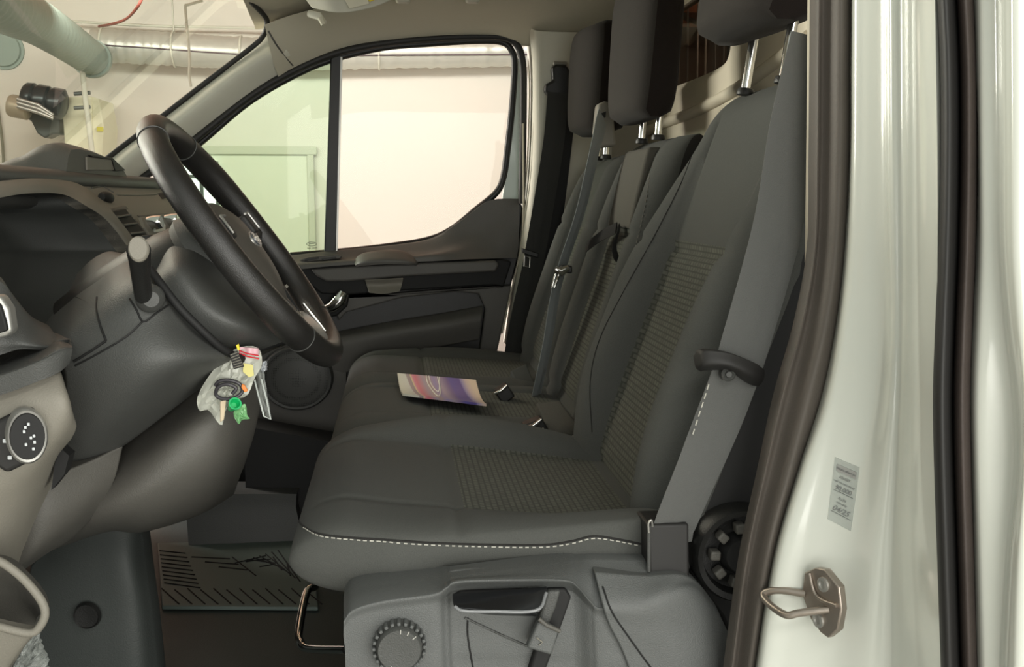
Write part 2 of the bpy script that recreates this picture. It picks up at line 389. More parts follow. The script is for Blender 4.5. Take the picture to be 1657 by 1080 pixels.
# cab floor
struct(box('floor_1', (-0.1, 1.68, 0.56), (1.5, 1.62, 0.08), M['floor']))
# headliner: profile across the cab swept front to back
def roof_prof(x):
    dz = -0.03*max(0, (-0.1-x))/0.2
    return [(x, 2.45, 1.765+dz), (x, 2.42, 1.772+dz), (x, 2.36, 1.78+dz), (x, 2.2, 1.80+dz), (x, 1.7, 1.815+dz), (x, 1.2, 1.80+dz), (x, 1.0, 1.75+dz), (x, 0.93, 1.68+dz)]
rows = [[Vector(p) for p in roof_prof(x)] for x in (-0.31, -0.25, -0.1, 0.15, 0.4, 0.66)]
struct(patch('ceiling_1', rows, M['head'], nu=50, nv=20, back=(0, 0, 0.05)))
# side rail trim between headliner and far door frame
bot = [(452, 130, DY+.02), (480, 112, DY+.02), (560, 79, DY+.02), (640, 67, DY+.02), (720, 61, DY+.02), (800, 61, DY+.02), (845, 74, DY+.02), (900, 72, DY+.02), (1010, 72, DY+.02)]
mid = [(440, 92, DY-.03), (480, 72, DY-.03), (560, 47, DY-.03), (640, 38, DY-.03), (720, 33, DY-.03), (800, 34, DY-.03), (845, 40, DY-.03), (900, 52, DY-.03), (1010, 52, DY-.03)]
top = [(428, 40, DY-.06), (480, 22, DY-.08), (560, 4, DY-.12), (640, -4, DY-.14), (720, -8, DY-.14), (800, -8, DY-.14), (845, -8, DY-.14), (900, -8, DY-.14), (1010, -8, DY-.14)]
struct(ppatch('trim_1', [top, mid, bot], M['head'], nu=50, nv=14, back=(0, 0.06, 0.01)))
# far A-pillar trim
low = [(180, 330, DY+.02), (250, 268, DY+.02), (320, 218, DY+.02), (400, 158, DY+.02), (450, 124, DY+.02), (480, 105, DY+.02)]
mdl = [(165, 300, DY-.03), (215, 250, DY-.03), (290, 195, DY-.03), (365, 135, DY-.03), (425, 95, DY-.03), (462, 78, DY-.03)]
upp = [(120, 298, DY), (190, 243, DY), (260, 190, DY), (340, 129, DY), (410, 76, DY), (434, 46, DY)]
struct(ppatch('trim_2', [upp, mdl, low], M['pillar'], nu=40, nv=14, back=(0, 0.05, 0)))
# windscreen black edge and glass
edge = [P(*q) for q in [(120, 300, DY-.01), (185, 247, DY-.01), (260, 190, DY-.01), (340, 128, DY-.01), (408, 76, DY-.012), (425, 59, DY-.015), (431, 44, DY-.03), (428, 26, DY-.07)]]+[Vector((-0.314, 2.22, 1.779)), Vector((-0.33, 1.9, 1.79)), Vector((-0.335, 1.4, 1.79)), Vector((-0.31, 0.95, 1.76))]
struct(tube('trim_3', edge, 0.006, M['softblack'], samples=100, n=8))
tp = [Vector(q) for q in ((-0.303, 2.66, 1.765), (-0.33, 1.9, 1.795), (-0.335, 1.4, 1.795), (-0.303, 0.95, 1.765))]
bt = [Vector(q) for q in ((-0.76, 2.66, 1.375), (-0.88, 1.9, 1.34), (-0.88, 1.4, 1.34), (-0.76, 0.93, 1.375))]
rows = [[a+(b-a)*u for a, b in zip(tp, bt)] for u in (0, .33, .66, 1)]
struct(patch('window_2', rows, M['wglass'], nu=16, nv=14, back=(-0.004, 0, 0.003)))
struct(tube('trim_4', [v+Vector((0.012, 0, 0.008)) for v in tp], 0.012, M['head'], samples=30, n=10))
# seam between pillar trim and headliner
struct(ptube('trim_5', [(434, 50, DY-.06), (447, 72, DY-.045), (462, 92, DY-.015), (474, 106, DY+.01)], 0.0022, M['plast2'], samples=14, n=6))
# far B-pillar trim
rows = [[(858, 45, DY-.02), (872, 50, DY-.05), (920, 52, DY-.05), (985, 52, DY-.0)],
        [(862, 120, DY-.0), (872, 130, DY-.04), (925, 130, DY-.04), (990, 130, DY)],
        [(860, 230, DY-.0), (872, 240, DY-.04), (925, 240, DY-.04), (990, 240, DY)],
        [(852, 330, DY-.0), (865, 340, DY-.03), (920, 340, DY-.03), (985, 340, DY)],
        [(820, 560, DY-.0), (840, 560, DY-.03), (900, 560, DY-.03), (960, 560, DY)]]
struct(ppatch('trim_6', rows, M['pillar'], nu=18, nv=24, back=(0, 0.08, 0)))
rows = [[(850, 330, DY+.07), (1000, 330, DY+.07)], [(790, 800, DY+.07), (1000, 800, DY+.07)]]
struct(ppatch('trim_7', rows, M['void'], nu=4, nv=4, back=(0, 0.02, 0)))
# rear bulkhead: beige upper, dark carpeted lower, opening for a window
BX = 0.62
def BP(px, py): return PX(px, py, BX)
hole = [BP(1060, -60), BP(1130, -60), BP(1178, -40), BP(1187, 30), BP(1180, 88), BP(1160, 112), BP(1096, 139), BP(1080, 143), BP(1050, 120), BP(1045, 60)]
def bulk():
    # outer rectangle with a hole, built as strips around the opening
    hl = cr(hole, 48, True); c = sum(hl, Vector())/48
    y0, y1, z0, z1 = 0.95, 2.50, 1.30, 1.82
    outer = []
    for p in hl:
        d = p-c; ty = ((y1 if d.y > 0 else y0)-c.y)/d.y if abs(d.y) > 1e-6 else 1e9; tz = ((z1 if d.z > 0 else z0)-c.z)/d.z if abs(d.z) > 1e-6 else 1e9
        outer.append(c+d*min(ty, tz))
    n = 48; V = hl+[p+Vector((-0.012, (p-c).y*0.10, (p-c).z*0.16)) for p in hl]+outer+[p+Vector((0.03, 0, 0)) for p in hl]; F = []
    for i in range(n):
        j = (i+1) % n
        F += [(i, j, n+j, n+i), (n+i, n+j, 2*n+j, 2*n+i), (3*n+i, 3*n+j, j, i)]
    # corners of the outer rectangle
    me = raw(V, F); fixn(me); return link('wall_rear', me, M['bulk'], None, 50)
wr = struct(bulk())
sd = wr.modifiers.new('thick', 'SOLIDIFY'); sd.thickness = 0.008; sd.offset = 1
struct(box('wall_rear_1', (BX+0.01, 1.72, 1.82), (0.02, 1.6, 0.12), M['bulk']))
struct(box('wall_rear_2', (BX+0.015, 1.72, 0.95), (0.02, 1.6, 0.74), M['void']))
struct(box('wall_rear_3', (BX+0.02, 1.72, 1.56), (0.004, 1.56, 0.5), M['head'])).hide_render = False
bpy.data.objects.remove(bpy.data.objects['wall_rear_3'])
struct(prism('window_3', [p+Vector((0.006, 0, 0)) for p in cr(hole, 40, True)], (0.003, 0, 0), M['bglass']))
struct(box('wall_far', (0.56, 2.50, 1.2), (0.2, 0.02, 1.3), M['head']))
struct(box('wall_near_1', (2.63, 0.76, 1.3), (4.0, 0.03, 1.7), M['white']))
# recessed ledge line under the bulkhead window
struct(tube('trim_8', [PX(1040, 215, BX-.01), PX(1085, 196, BX-.01), PX(1130, 178, BX-.01), PX(1200, 140, BX-.01), PX(1310, 60, BX-.01)], 0.012, M['bulk'], samples=20, n=10))
# cargo hold seen through it
struct(box('wall_left_1', (1.9, 2.62, 1.3), (2.5, 0.04, 1.6), M['wood']))
struct(box('floor_2', (1.9, 1.7, 0.6), (2.5, 1.8, 0.05), M['wood']))
struct(box('ceiling_2', (1.9, 1.7, 1.95), (2.5, 1.9, 0.05), M['void']))
struct(box('wall_rear_3', (3.1, 1.7, 1.3), (0.05, 1.9, 1.5), M['wood']))
t = empty('wire_grille', PX(1130, 60, BX+.05), 'black wire grille behind the bulkhead window', 'grille')
for k, px in enumerate((1098, 1112, 1128, 1141, 1156, 1170)):
    tube('wire', [PX(px+2, -30, BX+.05), PX(px, 150, BX+.05)], 0.0022, M['satin'], t, n=6)
tube('rail', [PX(1080, -20, BX+.06), PX(1110, 30, BX+.06), PX(1190, 60, BX+.06)], 0.006, M['softblack'], t, n=6)
t = empty('cargo_shelf', (1.25, 2.45, 1.55), 'orange-brown wooden shelf in the cargo hold behind the bulkhead window', 'shelf')
ow = mat('orange_wood', (196, 116, 70), 0.7)
box('shelf_board', (1.3, 2.5, 1.80), (1.3, 0.2, 0.035), ow, t); box('shelf_board', (1.3, 2.5, 1.58), (1.3, 0.2, 0.02), M['wood'], t)
for x in (0.8, 1.1, 1.4, 1.7): box('shelf_post', (x, 2.41, 1.6), (0.02, 0.02, 0.6), M['void'], t)
area('cargo_hold_lamp', (1.4, 2.0, 1.90), (0.8, 0.2), 1.8, (1, 0.8, 0.65), target=(1.3, 2.6, 1.5))

# ------------------------------------------------------------------ far (passenger) door
dp = mat('door_plastic', (92, 90, 86), 0.55, bump=0.5, scale=700)
D = empty('passenger_door', (0.1, DY, 0.62), 'charcoal passenger door with large bright window, seen closed across the cab', 'van door')
# door window frame: black seal ring
ring = [(225, 292), (262, 266), (300, 238), (352, 196), (410, 152), (470, 117), (540, 87), (620, 70), (700, 62), (770, 59), (818, 61), (838, 75), (846, 105), (847, 160), (846, 240), (844, 330)]
ptube('door_seal', [(a, b, DY+.02) for a, b in ring], 0.0085, M['softblack'], D, samples=90, n=10)
ring2 = [(262, 276), (300, 249), (330, 226), (400, 167), (470, 125), (535, 97), (620, 77), (700, 70), (770, 66), (812, 68), (828, 82), (833, 105), (829, 170), (822, 235), (815, 285), (803, 312), (770, 340), (730, 372), (690, 389), (620, 400), (545, 408), (470, 414)]
ptube('window_frame', [(a, b, DY+.045) for a, b in ring2], 0.008, M['black'], D, samples=120, n=10)
# body-coloured sliver right of the frame
pprism('outer_frame_edge', [(836, 95), (845, 95), (846, 330), (812, 330), (824, 250)], DY+.06, 0.02, mat('pale_body_paint', (190, 204, 196), 0.3, coat=0.5), D)
# divider bar
pprism('divider_bar', [(535, 84), (554, 84), (544, 412), (524, 414)], DY+.03, 0.025, M['black'], D, bevel=0.003)
pprism('bar_highlight', [(551, 92), (554, 92), (546, 408), (543.5, 408)], DY+.028, 0.01, M['satin'], D)
# panes
pprism('main_window_pane', [(548, 80), (815, 64), (832, 85), (826, 240), (806, 312), (735, 374), (690, 392), (545, 410)], DY+.05, 0.004, M['glass'], D)
pprism('quarter_window_pane', [(330, 222), (440, 140), (538, 92), (528, 414), (440, 420), (260, 300)], DY+.05, 0.004, M['gglass'], D)
etch = mat('etched_glass_mark', (120, 128, 116), 0.7)
ptube('etched_mark', [(504+8*math.cos(a), 395+3.2*math.sin(a), DY+.047) for a in [k*2*math.pi/16 for k in range(16)]], 0.0007, etch, D, n=4, closed=True)
for x0, y0, x1, y1 in ((499, 395, 509, 394), (497, 402, 503, 402), (505, 402, 513, 401), (497, 407, 502, 407), (506, 407, 514, 406), (498, 410, 510, 410)): ptube('etched_mark', [(x0, y0, DY+.047), (x1, y1, DY+.047)], 0.0007, etch, D, n=4)
# trim panels, layered: dark base, raised upper ledge, strip, lower band
pprism('door_base', [(250, 445), (470, 417), (545, 411), (690, 400), (735, 376), (775, 345), (805, 322), (838, 322), (846, 335), (838, 420), (815, 510), (795, 590), (760, 800), (560, 900), (250, 900)], DY+.03, 0.04, M['black'], D, bevel=0.004)
rows = [[(470, 414, DY+.03), (545, 405, DY+.03), (640, 396, DY+.03), (700, 385, DY+.03), (745, 358, DY+.03), (785, 328, DY+.03), (812, 322, DY+.03), (839, 322, DY+.03)],
        [(474, 423, DY+.0), (545, 419, DY+.0), (640, 411, DY+.0), (700, 406, DY+.0), (755, 386, DY+.015), (790, 368, DY+.02), (815, 355, DY+.02), (840, 340, DY+.02)],
        [(480, 428, DY-.03), (545, 423, DY-.03), (640, 418, DY-.03), (700, 412, DY-.03), (755, 405, DY-.01), (790, 402, DY-.0), (815, 400, DY+.0), (839, 396, DY+.01)],
        [(486, 436, DY-.035), (545, 430, DY-.035), (640, 425, DY-.035), (700, 423, DY-.035), (755, 420, DY-.03), (790, 419, DY-.02), (815, 418, DY-.01), (836, 418, DY+.0)]]
ppatch('upper_ledge', rows, dp, D, nu=50, nv=20, back=(0, 0.03, 0.0))
pprism('strip_surround', [(482, 432), (600, 424), (812, 420), (828, 424), (815, 465), (800, 462), (660, 470), (560, 478), (520, 476), (500, 460)], DY-.015, 0.03, M['void'], D, bevel=0.004)
pprism('trim_strip', [(502, 436), (590, 430), (700, 425), (802, 422), (808, 428), (802, 440), (650, 448), (560, 456), (528, 456), (512, 447)], DY-.03, 0.03, dp, D, bevel=0.005)
rows = [[(572, 424, DY-.02), (584, 412, DY-.03), (620, 406, DY-.035), (650, 407, DY-.035), (670, 416, DY-.03), (678, 424, DY-.02)],
        [(574, 428, DY-.045), (588, 423, DY-.06), (620, 420, DY-.065), (650, 421, DY-.065), (668, 424, DY-.06), (676, 428, DY-.045)],
        [(576, 432, DY-.045), (590, 430, DY-.06), (620, 428, DY-.065), (650, 428, DY-.065), (666, 429, DY-.06), (674, 430, DY-.045)]]
ppatch('armrest_grip', rows, dp, D, nu=20, nv=10, back=(0, 0.04, 0))
rows = [[(590, 453, DY-.04), (620, 452, DY-.04), (653, 450, DY-.04)], [(593, 462, DY-.03), (620, 462, DY-.025), (651, 460, DY-.03)], [(597, 474, DY-.045), (620, 476, DY-.045), (647, 472, DY-.045)]]
ppatch('pull_cup', rows, M['plast3'], D, nu=12, nv=10, back=(0, 0.03, 0), bevel=0.002)
pprism('switch_bezel', [(484, 421), (500, 416), (545, 412), (553, 414), (550, 419), (500, 424)], DY-.012, 0.02, M['plast2'], D, bevel=0.002)
for x in (492, 520): pprism('window_switch', [(x, 419), (x+24, 416), (x+24, 419), (x+2, 422)], DY-.016, 0.01, M['black'], D, bevel=0.001)
# middle raised panel above the dark pocket
pprism('middle_panel', [(500, 480), (520, 476), (560, 480), (600, 478), (700, 470), (828, 462), (818, 510), (800, 590), (772, 600), (780, 540), (785, 500), (775, 476), (740, 472), (650, 482), (560, 506), (548, 520), (535, 470), (520, 470)], DY-.0, 0.035, dp, D, bevel=0.005)
rows = [[(400, 575, DY+.02), (540, 540, DY+.01), (640, 521, DY+.0), (720, 508, DY+.0), (782, 496, DY+.01)],
        [(400, 600, DY-.01), (540, 556, DY-.03), (640, 537, DY-.035), (720, 525, DY-.035), (780, 514, DY-.02)],
        [(400, 640, DY-.01), (540, 610, DY-.02), (640, 575, DY-.02), (720, 560, DY-.02), (776, 550, DY-.01)]]
ppatch('map_pocket', rows, dp, D, nu=30, nv=14, back=(0, 0.03, 0), bevel=0.003)
rows = [[(380, 600, DY-.02), (460, 560, DY-.02), (560, 545, DY-.02)], [(390, 650, DY-.025), (470, 640, DY-.03), (560, 620, DY-.02)], [(400, 690, DY-.02), (470, 720, DY-.02), (560, 740, DY-.01)], [(400, 800, DY-.0), (470, 830, DY-.0), (560, 840, DY-.0)]]
ppatch('lower_panel', rows, dp, D, nu=18, nv=18, back=(0, 0.03, 0))
# speaker
sc_c = P(480, 613, DY-.05)
def speaker_mat():
    m = mat('speaker_mesh', (60, 60, 58), 0.5); nt = m.node_tree; b = nt.nodes['Principled BSDF']
    tc = nt.nodes.new('ShaderNodeTexCoord'); v = nt.nodes.new('ShaderNodeTexVoronoi'); v.inputs['Scale'].default_value = 260
    v.inputs['Randomness'].default_value = 0.15
    rp = nt.nodes.new('ShaderNodeValToRGB'); rp.color_ramp.elements[0].position = 0.28; rp.color_ramp.elements[0].color = (0.004, 0.004, 0.004, 1); rp.color_ramp.elements[1].position = 0.36; rp.color_ramp.elements[1].color = (0.07, 0.07, 0.066, 1)
    nt.links.new(tc.outputs['Object'], v.inputs['Vector']); nt.links.new(v.outputs['Distance'], rp.inputs[0]); nt.links.new(rp.outputs[0], b.inputs['Base Color']); return m
sp = lathe('speaker_grille', [(0.0, -0.008), (0.04, -0.006), (0.066, 0.0), (0.066, 0.02)], sc_c, (0, 1, 0), speaker_mat(), D, scale=(1, 1.12))
lathe('speaker_rim', [(0.066, 0.004), (0.067, -0.003), (0.072, -0.004), (0.076, 0.004), (0.076, 0.02)], sc_c, (0, 1, 0), M['plast'], D, scale=(1, 1.1))
# chrome inside handle in a dark scoop
pprism('handle_scoop', [(508, 470), (556, 470), (566, 476), (562, 496), (545, 512), (520, 516)], DY-.012, 0.02, M['void'], D, bevel=0.004)
ptube('inside_handle', [(520, 502, DY-.03), (538, 497, DY-.04), (549, 487, DY-.045), (556, 474, DY-.04)], [0.009, 0.014, 0.017, 0.012], M['chrome'], D, samples=0, n=12)
# pale door edge strip behind the trim
ptube('door_edge_strip', [(846, 200, DY+.0), (847, 330, DY+.0), (843, 400, DY+.0), (824, 485, DY+.0), (812, 540, DY+.0)], 0.0022, M['head'], D, samples=30, n=6)

# ------------------------------------------------------------------ seats
FR = [0, .2, .4, .52, .575, .6, .625, .68, .76, .84, .90, .94, .97, .99, 1.0]
def loop(w, h_top, h_bot, nexp, extra_l, extra_r, seam=0.004, gexp=2.0):
    """cross-section loop: (lateral, height); starts lateral -w going over the top to +w and back under"""
    pts = []
    fr = [-f for f in reversed(FR)]+FR[1:]
    for f in fr:
        a = abs(f); z = h_top*(max(0, 1-a**nexp))**(1/nexp)
        g = math.sin(math.pi*min(1, max(0, (a-.58)/.42))**0.9)
        z += (extra_l if f < 0 else extra_r)*max(0, g)
        if abs(a-.6) < .003: z -= seam
        pts.append((f*w, z, f, 1))
    for f in list(reversed(fr))[1:-1]:
        a = abs(f); pts.append((f*w, -h_bot*(max(0, 1-a**nexp))**(1/nexp), f, -1))
    return pts
def loft(name, secs, frame, mats, matfn, parent, capped=True):
    """secs: loops (lateral,height,f,side); frame(i)-> (origin, latvec, upvec)"""
    V = []; UV = []; F = []; MI = []; n = len(secs[0]); cum = 0; prev = None
    for i, s in enumerate(secs):
        o, a, b = frame(i)
        if prev is not None: cum += (o-prev).length
        prev = o
        for (l, h, f, sd) in s:
            V.append(o+a*l+b*h); UV.append((l, cum))
    for i in range(len(secs)-1):
        for k in range(n):
            F.append((i*n+k, i*n+(k+1) % n, (i+1)*n+(k+1) % n, (i+1)*n+k))
            fm = (secs[i][k][2]+secs[i][(k+1) % n][2])/2; MI.append(matfn(i, fm, secs[i][k][3]))
    if capped:
        F.append(tuple(range(n-1, -1, -1))); MI.append(0); F.append(tuple(range((len(secs)-1)*n, len(secs)*n))); MI.append(0)
    me = raw(V, F, MI, UV)
    bm = bmesh.new(); bm.from_mesh(me); bmesh.ops.recalc_face_normals(bm, faces=bm.faces); bm.to_mesh(me); bm.free()
    ob = link(name, me, mats, parent, 75)
    return ob, V, n
def sm(tab, z): return sum(lerp_lin(tab, z+k*0.013) for k in range(-4, 5))/9
def lerp_tab(tab, x):
    for (x0, v0), (x1, v1) in zip(tab, tab[1:]):
        if x <= x1: f = (x-x0)/(x1-x0); f = max(0, min(1, f)); f = f*f*(3-2*f); return v0+(v1-v0)*f
    return tab[-1][1]
def lerp_lin(tab, x):
    for (x0, v0), (x1, v1) in zip(tab, tab[1:]):
        if x <= x1: f = max(0, min(1, (x-x0)/(x1-x0))); return v0+(v1-v0)*f
    return tab[-1][1]
def cushion(name, yc, w, x0, x1, zt, zb, near, far, seam_x, parent, drop=0.05, lift=None):
    """seat cushion: nose rounded at x0, sections towards the backrest; near/far: bolster tables over depth"""
    N = 54; secs = []; fr = []; L = x1-x0
    for i in range(N):
        s = i/(N-1)
        d = L*(0.35*(1-math.cos(math.pi*s))*0.5+0.65*s) if i else 0.0
        if 0 < i < 8: d = 0.05*(i/8.0)**1.8
        elif i >= 8: d = 0.05+(L-0.05)*(i-8)/(N-9)
        x = x0+d
        nose = (1-max(0, 1-d/0.075)**2.4)**0.5 if d > 0 else 0.02
        ww = w*(0.84+0.16*min(1, (d/0.11))**0.55)
        ctr = (zt+zb)/2-0.004*(1-nose); h = (zt-zb)/2
        top = h*nose-drop*max(0, d-0.06)/(L-0.06)
        dip = -0.004 if abs(x-seam_x) < 0.005 else 0
        lp = loop(ww, max(top, 0.002)+dip, h*max(0.02, nose), 5, sm(near, d), sm(far, d), seam=0.004*min(1, d/0.05))
        lf = sm(lift, d) if lift else 0
        lp = [(l, z+(lf*min(1, max(0, (-f-.55)/.3)) if sd > 0 else lf*0.3*(f < -.9)), f, sd) for l, z, f, sd in lp]
        secs.append(lp)
        fr.append((Vector((x, yc, ctr)), Vector((0, 1, 0)), Vector((0, 0, 1))))
    xs = [f[0].x for f in fr]
    ob, V, n = loft(name, secs, lambda i: fr[i], [M['fab'], M['fabp'], M['fabd']], lambda i, f, sd: (1 if (abs(f) < .6 and sd > 0 and xs[i] > seam_x and xs[i] < x1-0.06) else 0), parent)
    return ob, V, n, fr
def stitch(name, pts, parent, r=0.0009, dash=0.006, gap=0.0035, m=None):
    """row of short thread dashes along a line, one mesh"""
    pts = cr(pts, 400); V = []; F = []; acc = 0; cur = []
    for a, b in zip(pts, pts[1:]):
        if acc < dash: cur.append(a)
        acc += (b-a).length
        if acc >= dash+gap:
            if len(cur) > 1:
                v, f = tube_geo([cur[0], cur[-1]], r, 5); k = len(V); V += v; F += [tuple(q+k for q in ff) for ff in f]
            cur = []; acc = 0
    me = raw(V, F); return link(name, me, m or M['stitch'], parent, 60)
def backrest(name, yc, w, prof, thick, bol, wtab, insert, parent, zt, matset=None, topn=3.0):
    """prof: (z, x) of the centre front line; bol(z): bolster protrusion"""
    N = 46; secs = []; fr = []; zs = []
    z0 = prof[0][0]
    for i in range(N):
        s = i/(N-1); z = z0+(zt-z0)*(1-(1-s)**1.25)
        x = sm(prof, z); x2 = sm(prof, z+0.02)
        up = Vector((x2-x, 0, 0.02)).normalized(); nf = Vector((-up.z, 0, up.x))
        tt = 1-(zt-z)/0.05 if z > zt-0.05 else 0
        k = math.sqrt(max(0.0005, 1-tt**2)) if tt > 0 else 1
        th = thick*k
        ww = w*sm(wtab, z)*(0.93+0.07*k)
        b = bol(z)
        dip = -0.005 if abs(z-insert[1]) < 0.007 or abs(z-insert[0]) < 0.006 else 0
        secs.append(loop(ww, th/2+dip, th/2, 4, b, b, seam=0.005 if z > insert[0] and z < zt-0.04 else 0))
        fr.append((Vector((x, yc, z))-nf*thick/2, Vector((0, 1, 0)), nf)); zs.append(z)
    return loft(name, secs, lambda i: fr[i], matset or [M['fab'], M['fabp'], M['fabd']], lambda i, f, sd: (1 if (abs(f) < .6 and sd > 0 and insert[0] < zs[i] < insert[1]) else (2 if sd < 0 or abs(f) > .985 else 0)), parent)
def headrest(c, size, lean, mats, parent):
    """rounded block, slightly waisted, leaning back"""
    sx, sy, sz = size; N = 22; V = []; F = []; MI = []; nn = 36
    for i in range(N):
        s = -1+2*i/(N-1); k = (max(0.0, 1-abs(s)**4.2))**(1/4.2); k = max(k, 0.03)
        z = s*sz/2; wy = sy/2*(0.93+0.07*s)*k**0.45*1.0 if k > 0.05 else sy/2*0.78
        tx = sx/2*k**0.6 if k > 0.05 else sx/2*0.3
        for j in range(nn):
            th = 2*math.pi*j/nn; cy, cx = math.cos(th), math.sin(th); e = 2/3.6
            yy = math.copysign(abs(cy)**e, cy)*wy; xx = math.copysign(abs(cx)**e, cx)*tx
            fy = yy/(sy/2)
            if xx < 0: xx -= 0.012*(1-fy*fy)
            V.append(Vector((xx+lean*z+c[0], yy+c[1], z+c[2])))
    for i in range(N-1):
        for j in range(nn):
            F.append((i*nn+j, i*nn+(j+1) % nn, (i+1)*nn+(j+1) % nn, (i+1)*nn+j))
            p = (V[i*nn+j]+V[(i+1)*nn+(j+1) % nn])/2; MI.append(1 if p.x-c[0]-lean*(p.z-c[2]) > -sx*0.12 else 0)
    F.append(tuple(range(nn-1, -1, -1))); F.append(tuple(range((N-1)*nn, N*nn))); MI += [0, 0]
    me = raw(V, F, MI); bm = bmesh.new(); bm.from_mesh(me); bmesh.ops.recalc_face_normals(bm, faces=bm.faces); bm.to_mesh(me); bm.free()
    return link('headrest', me, mats, parent, 80)
def post(c0, c1, parent):
    o = tube('headrest_post', [c0, c1], 0.0062, M['chrome'], parent, n=16)
    lathe('post_collar', [(0.0, 0), (0.011, 0), (0.0115, 0.003), (0.010, 0.008), (0.007, 0.009)], Vector(c0)-Vector((0, 0, 0.004)), Vector(c1)-Vector(c0), M['black'], parent, n=20)
    return o

# driver's seat
S = empty('driver_seat_unit', (0.1, 1.27, 0.60), 'charcoal fabric driver seat in the foreground with grey side cover and lifting lever', 'seat')
ob, V, n, frs = cushion('seat_cushion', 1.27, 0.245, -0.118, 0.33, 1.018, 0.925, [(0, 0), (0.5, 0.0)], [(0, 0), (0.06, 0.008), (0.17, 0.040), (0.30, 0.040), (0.43, 0.015)], 0.066, S, 0.052, [(0, 0), (0.12, 0.002), (0.30, 0.026), (0.40, 0.044)])
seam_px = [(477, 815), (480, 836), (490, 851), (515, 864), (560, 870), (620, 874), (700, 879), (800, 882), (880, 882), (925, 876), (960, 868), (1000, 873), (1044, 882)]
trace('edge_piping', ob, seam_px, 0.0012, M['fabd'], S, off=0.0, samples=120)
trace('edge_piping', ob, [(545, 699), (520, 715), (500, 745), (484, 790), (477, 815)], 0.0012, M['fabd'], S, off=0.0, samples=40)
stitch('stitching', trace_pts(ob, [(a+1, b+3.5) for a, b in seam_px[2:]], 0.0006, 140), S, r=0.0007, dash=0.0045, gap=0.002)
prof = [(0.96, 0.278), (1.0, 0.293), (1.287, 0.398), (1.42, 0.432), (1.50, 0.455)]
def bol(z): return sm([(0.96, 0.03), (1.06, 0.062), (1.25, 0.058), (1.35, 0.03), (1.44, 0.002)], z)
wt = [(0.90, 0.9), (1.05, 1.0), (1.30, 1.0), (1.42, 0.88), (1.48, 0.72), (1.55, 0.5)]
bk, _, _ = backrest('backrest', 1.27, 0.25, prof, 0.10, bol, wt, (0.97, 1.283), S, 1.50, [M['fab'], M['fabp'], M['void']])
trace('bolster_seam', bk, [(1128, 226), (1105, 290), (1060, 380), (1010, 470), (970, 550), (955, 620), (958, 700)], 0.0009, M['fabd'], S, off=0.0)
M['hrf'] = fabric('dark_headrest_fabric', (60, 57, 54)); M['hrb'] = fabric('brown_black_headrest_fabric', (38, 33, 31))
headrest((0.475, 1.27, 1.665), (0.115, 0.27, 0.22), 0.22, [M['hrf'], M['hrb']], S)
for y in (1.20, 1.335):
    post((0.462, y, 1.49), (0.478, y, 1.60), S)
# seat side cover
CY = 0.975
cx_ = [556, 572, 620, 700, 722, 745, 850, 915, 935, 955, 975, 1048]
top_y = [968, 950, 940, 934, 933, 932, 918, 908, 906, 905, 905, 906]; rid = [1006, 988, 974, 963, 952, 942, 939, 940, 950, 972, 984, 976]
rec = [0, 0, 0, .001, .008, .014, .014, .014, .012, .004, 0, 0]
def gy(t_, r_, k): return CY+k*min(1, max(.12, (r_-t_)/40))
rows = [[(x, t_, gy(t_, r_, .035)) for x, t_, r_ in zip(cx_, top_y, rid)], [(x, t_+(r_-t_)*.45, gy(t_, r_, .012)) for x, t_, r_ in zip(cx_, top_y, rid)], [(x, r_-4, CY-.004) for x, r_ in zip(cx_, rid)],
        [(x, r_+2, CY-.007) for x, r_ in zip(cx_, rid)], [(x, r_+12, CY-.005+k*.8) for x, r_, k in zip(cx_, rid, rec)], [(x, r_+26, CY-.005+k) for x, r_, k in zip(cx_, rid, rec)],
        [(x+2, 1050, CY-.005+k) for x, k in zip(cx_, rec)], [(x+4, 1100, CY-.005+k) for x, k in zip(cx_, rec)], [(x+10, 1300, CY-.0) for x, k in zip(cx_, rec)]]
sc_o = ppatch('side_cover', rows, M['cover'], S, nu=100, nv=90, back=(0, 0.03, 0), bevel=0.003)
rows = [[(962, 926, CY+.01), (1040, 932, CY+.01), (1100, 930, CY+.01), (1130, 945, CY+.02), (1155, 975, CY+.03)],
        [(975, 978, CY-.012), (1030, 978, CY-.012), (1075, 967, CY-.01), (1120, 958, CY+.0), (1165, 995, CY+.02)],
        [(985, 1010, CY-.012), (1035, 1020, CY-.012), (1085, 1020, CY-.01), (1140, 1020, CY+.0), (1185, 1040, CY+.02)],
        [(1020, 1090, CY-.01), (1060, 1090, CY-.01), (1110, 1090, CY-.01), (1160, 1090, CY+.0), (1200, 1090, CY+.02)],
        [(1070, 1290, CY-.01), (1110, 1290, CY-.01), (1150, 1290, CY-.01), (1190, 1290, CY+.0), (1230, 1290, CY+.02)]]
ppatch('rear_side_cover', rows, M['cover'], S, nu=30, nv=34, back=(0, 0.03, 0), bevel=0.003)
trace('cover_joint', bpy.data.objects['rear_side_cover'], [(975, 950), (990, 990), (1020, 1035), (1056, 1085)], 0.0009, M['void'], S)
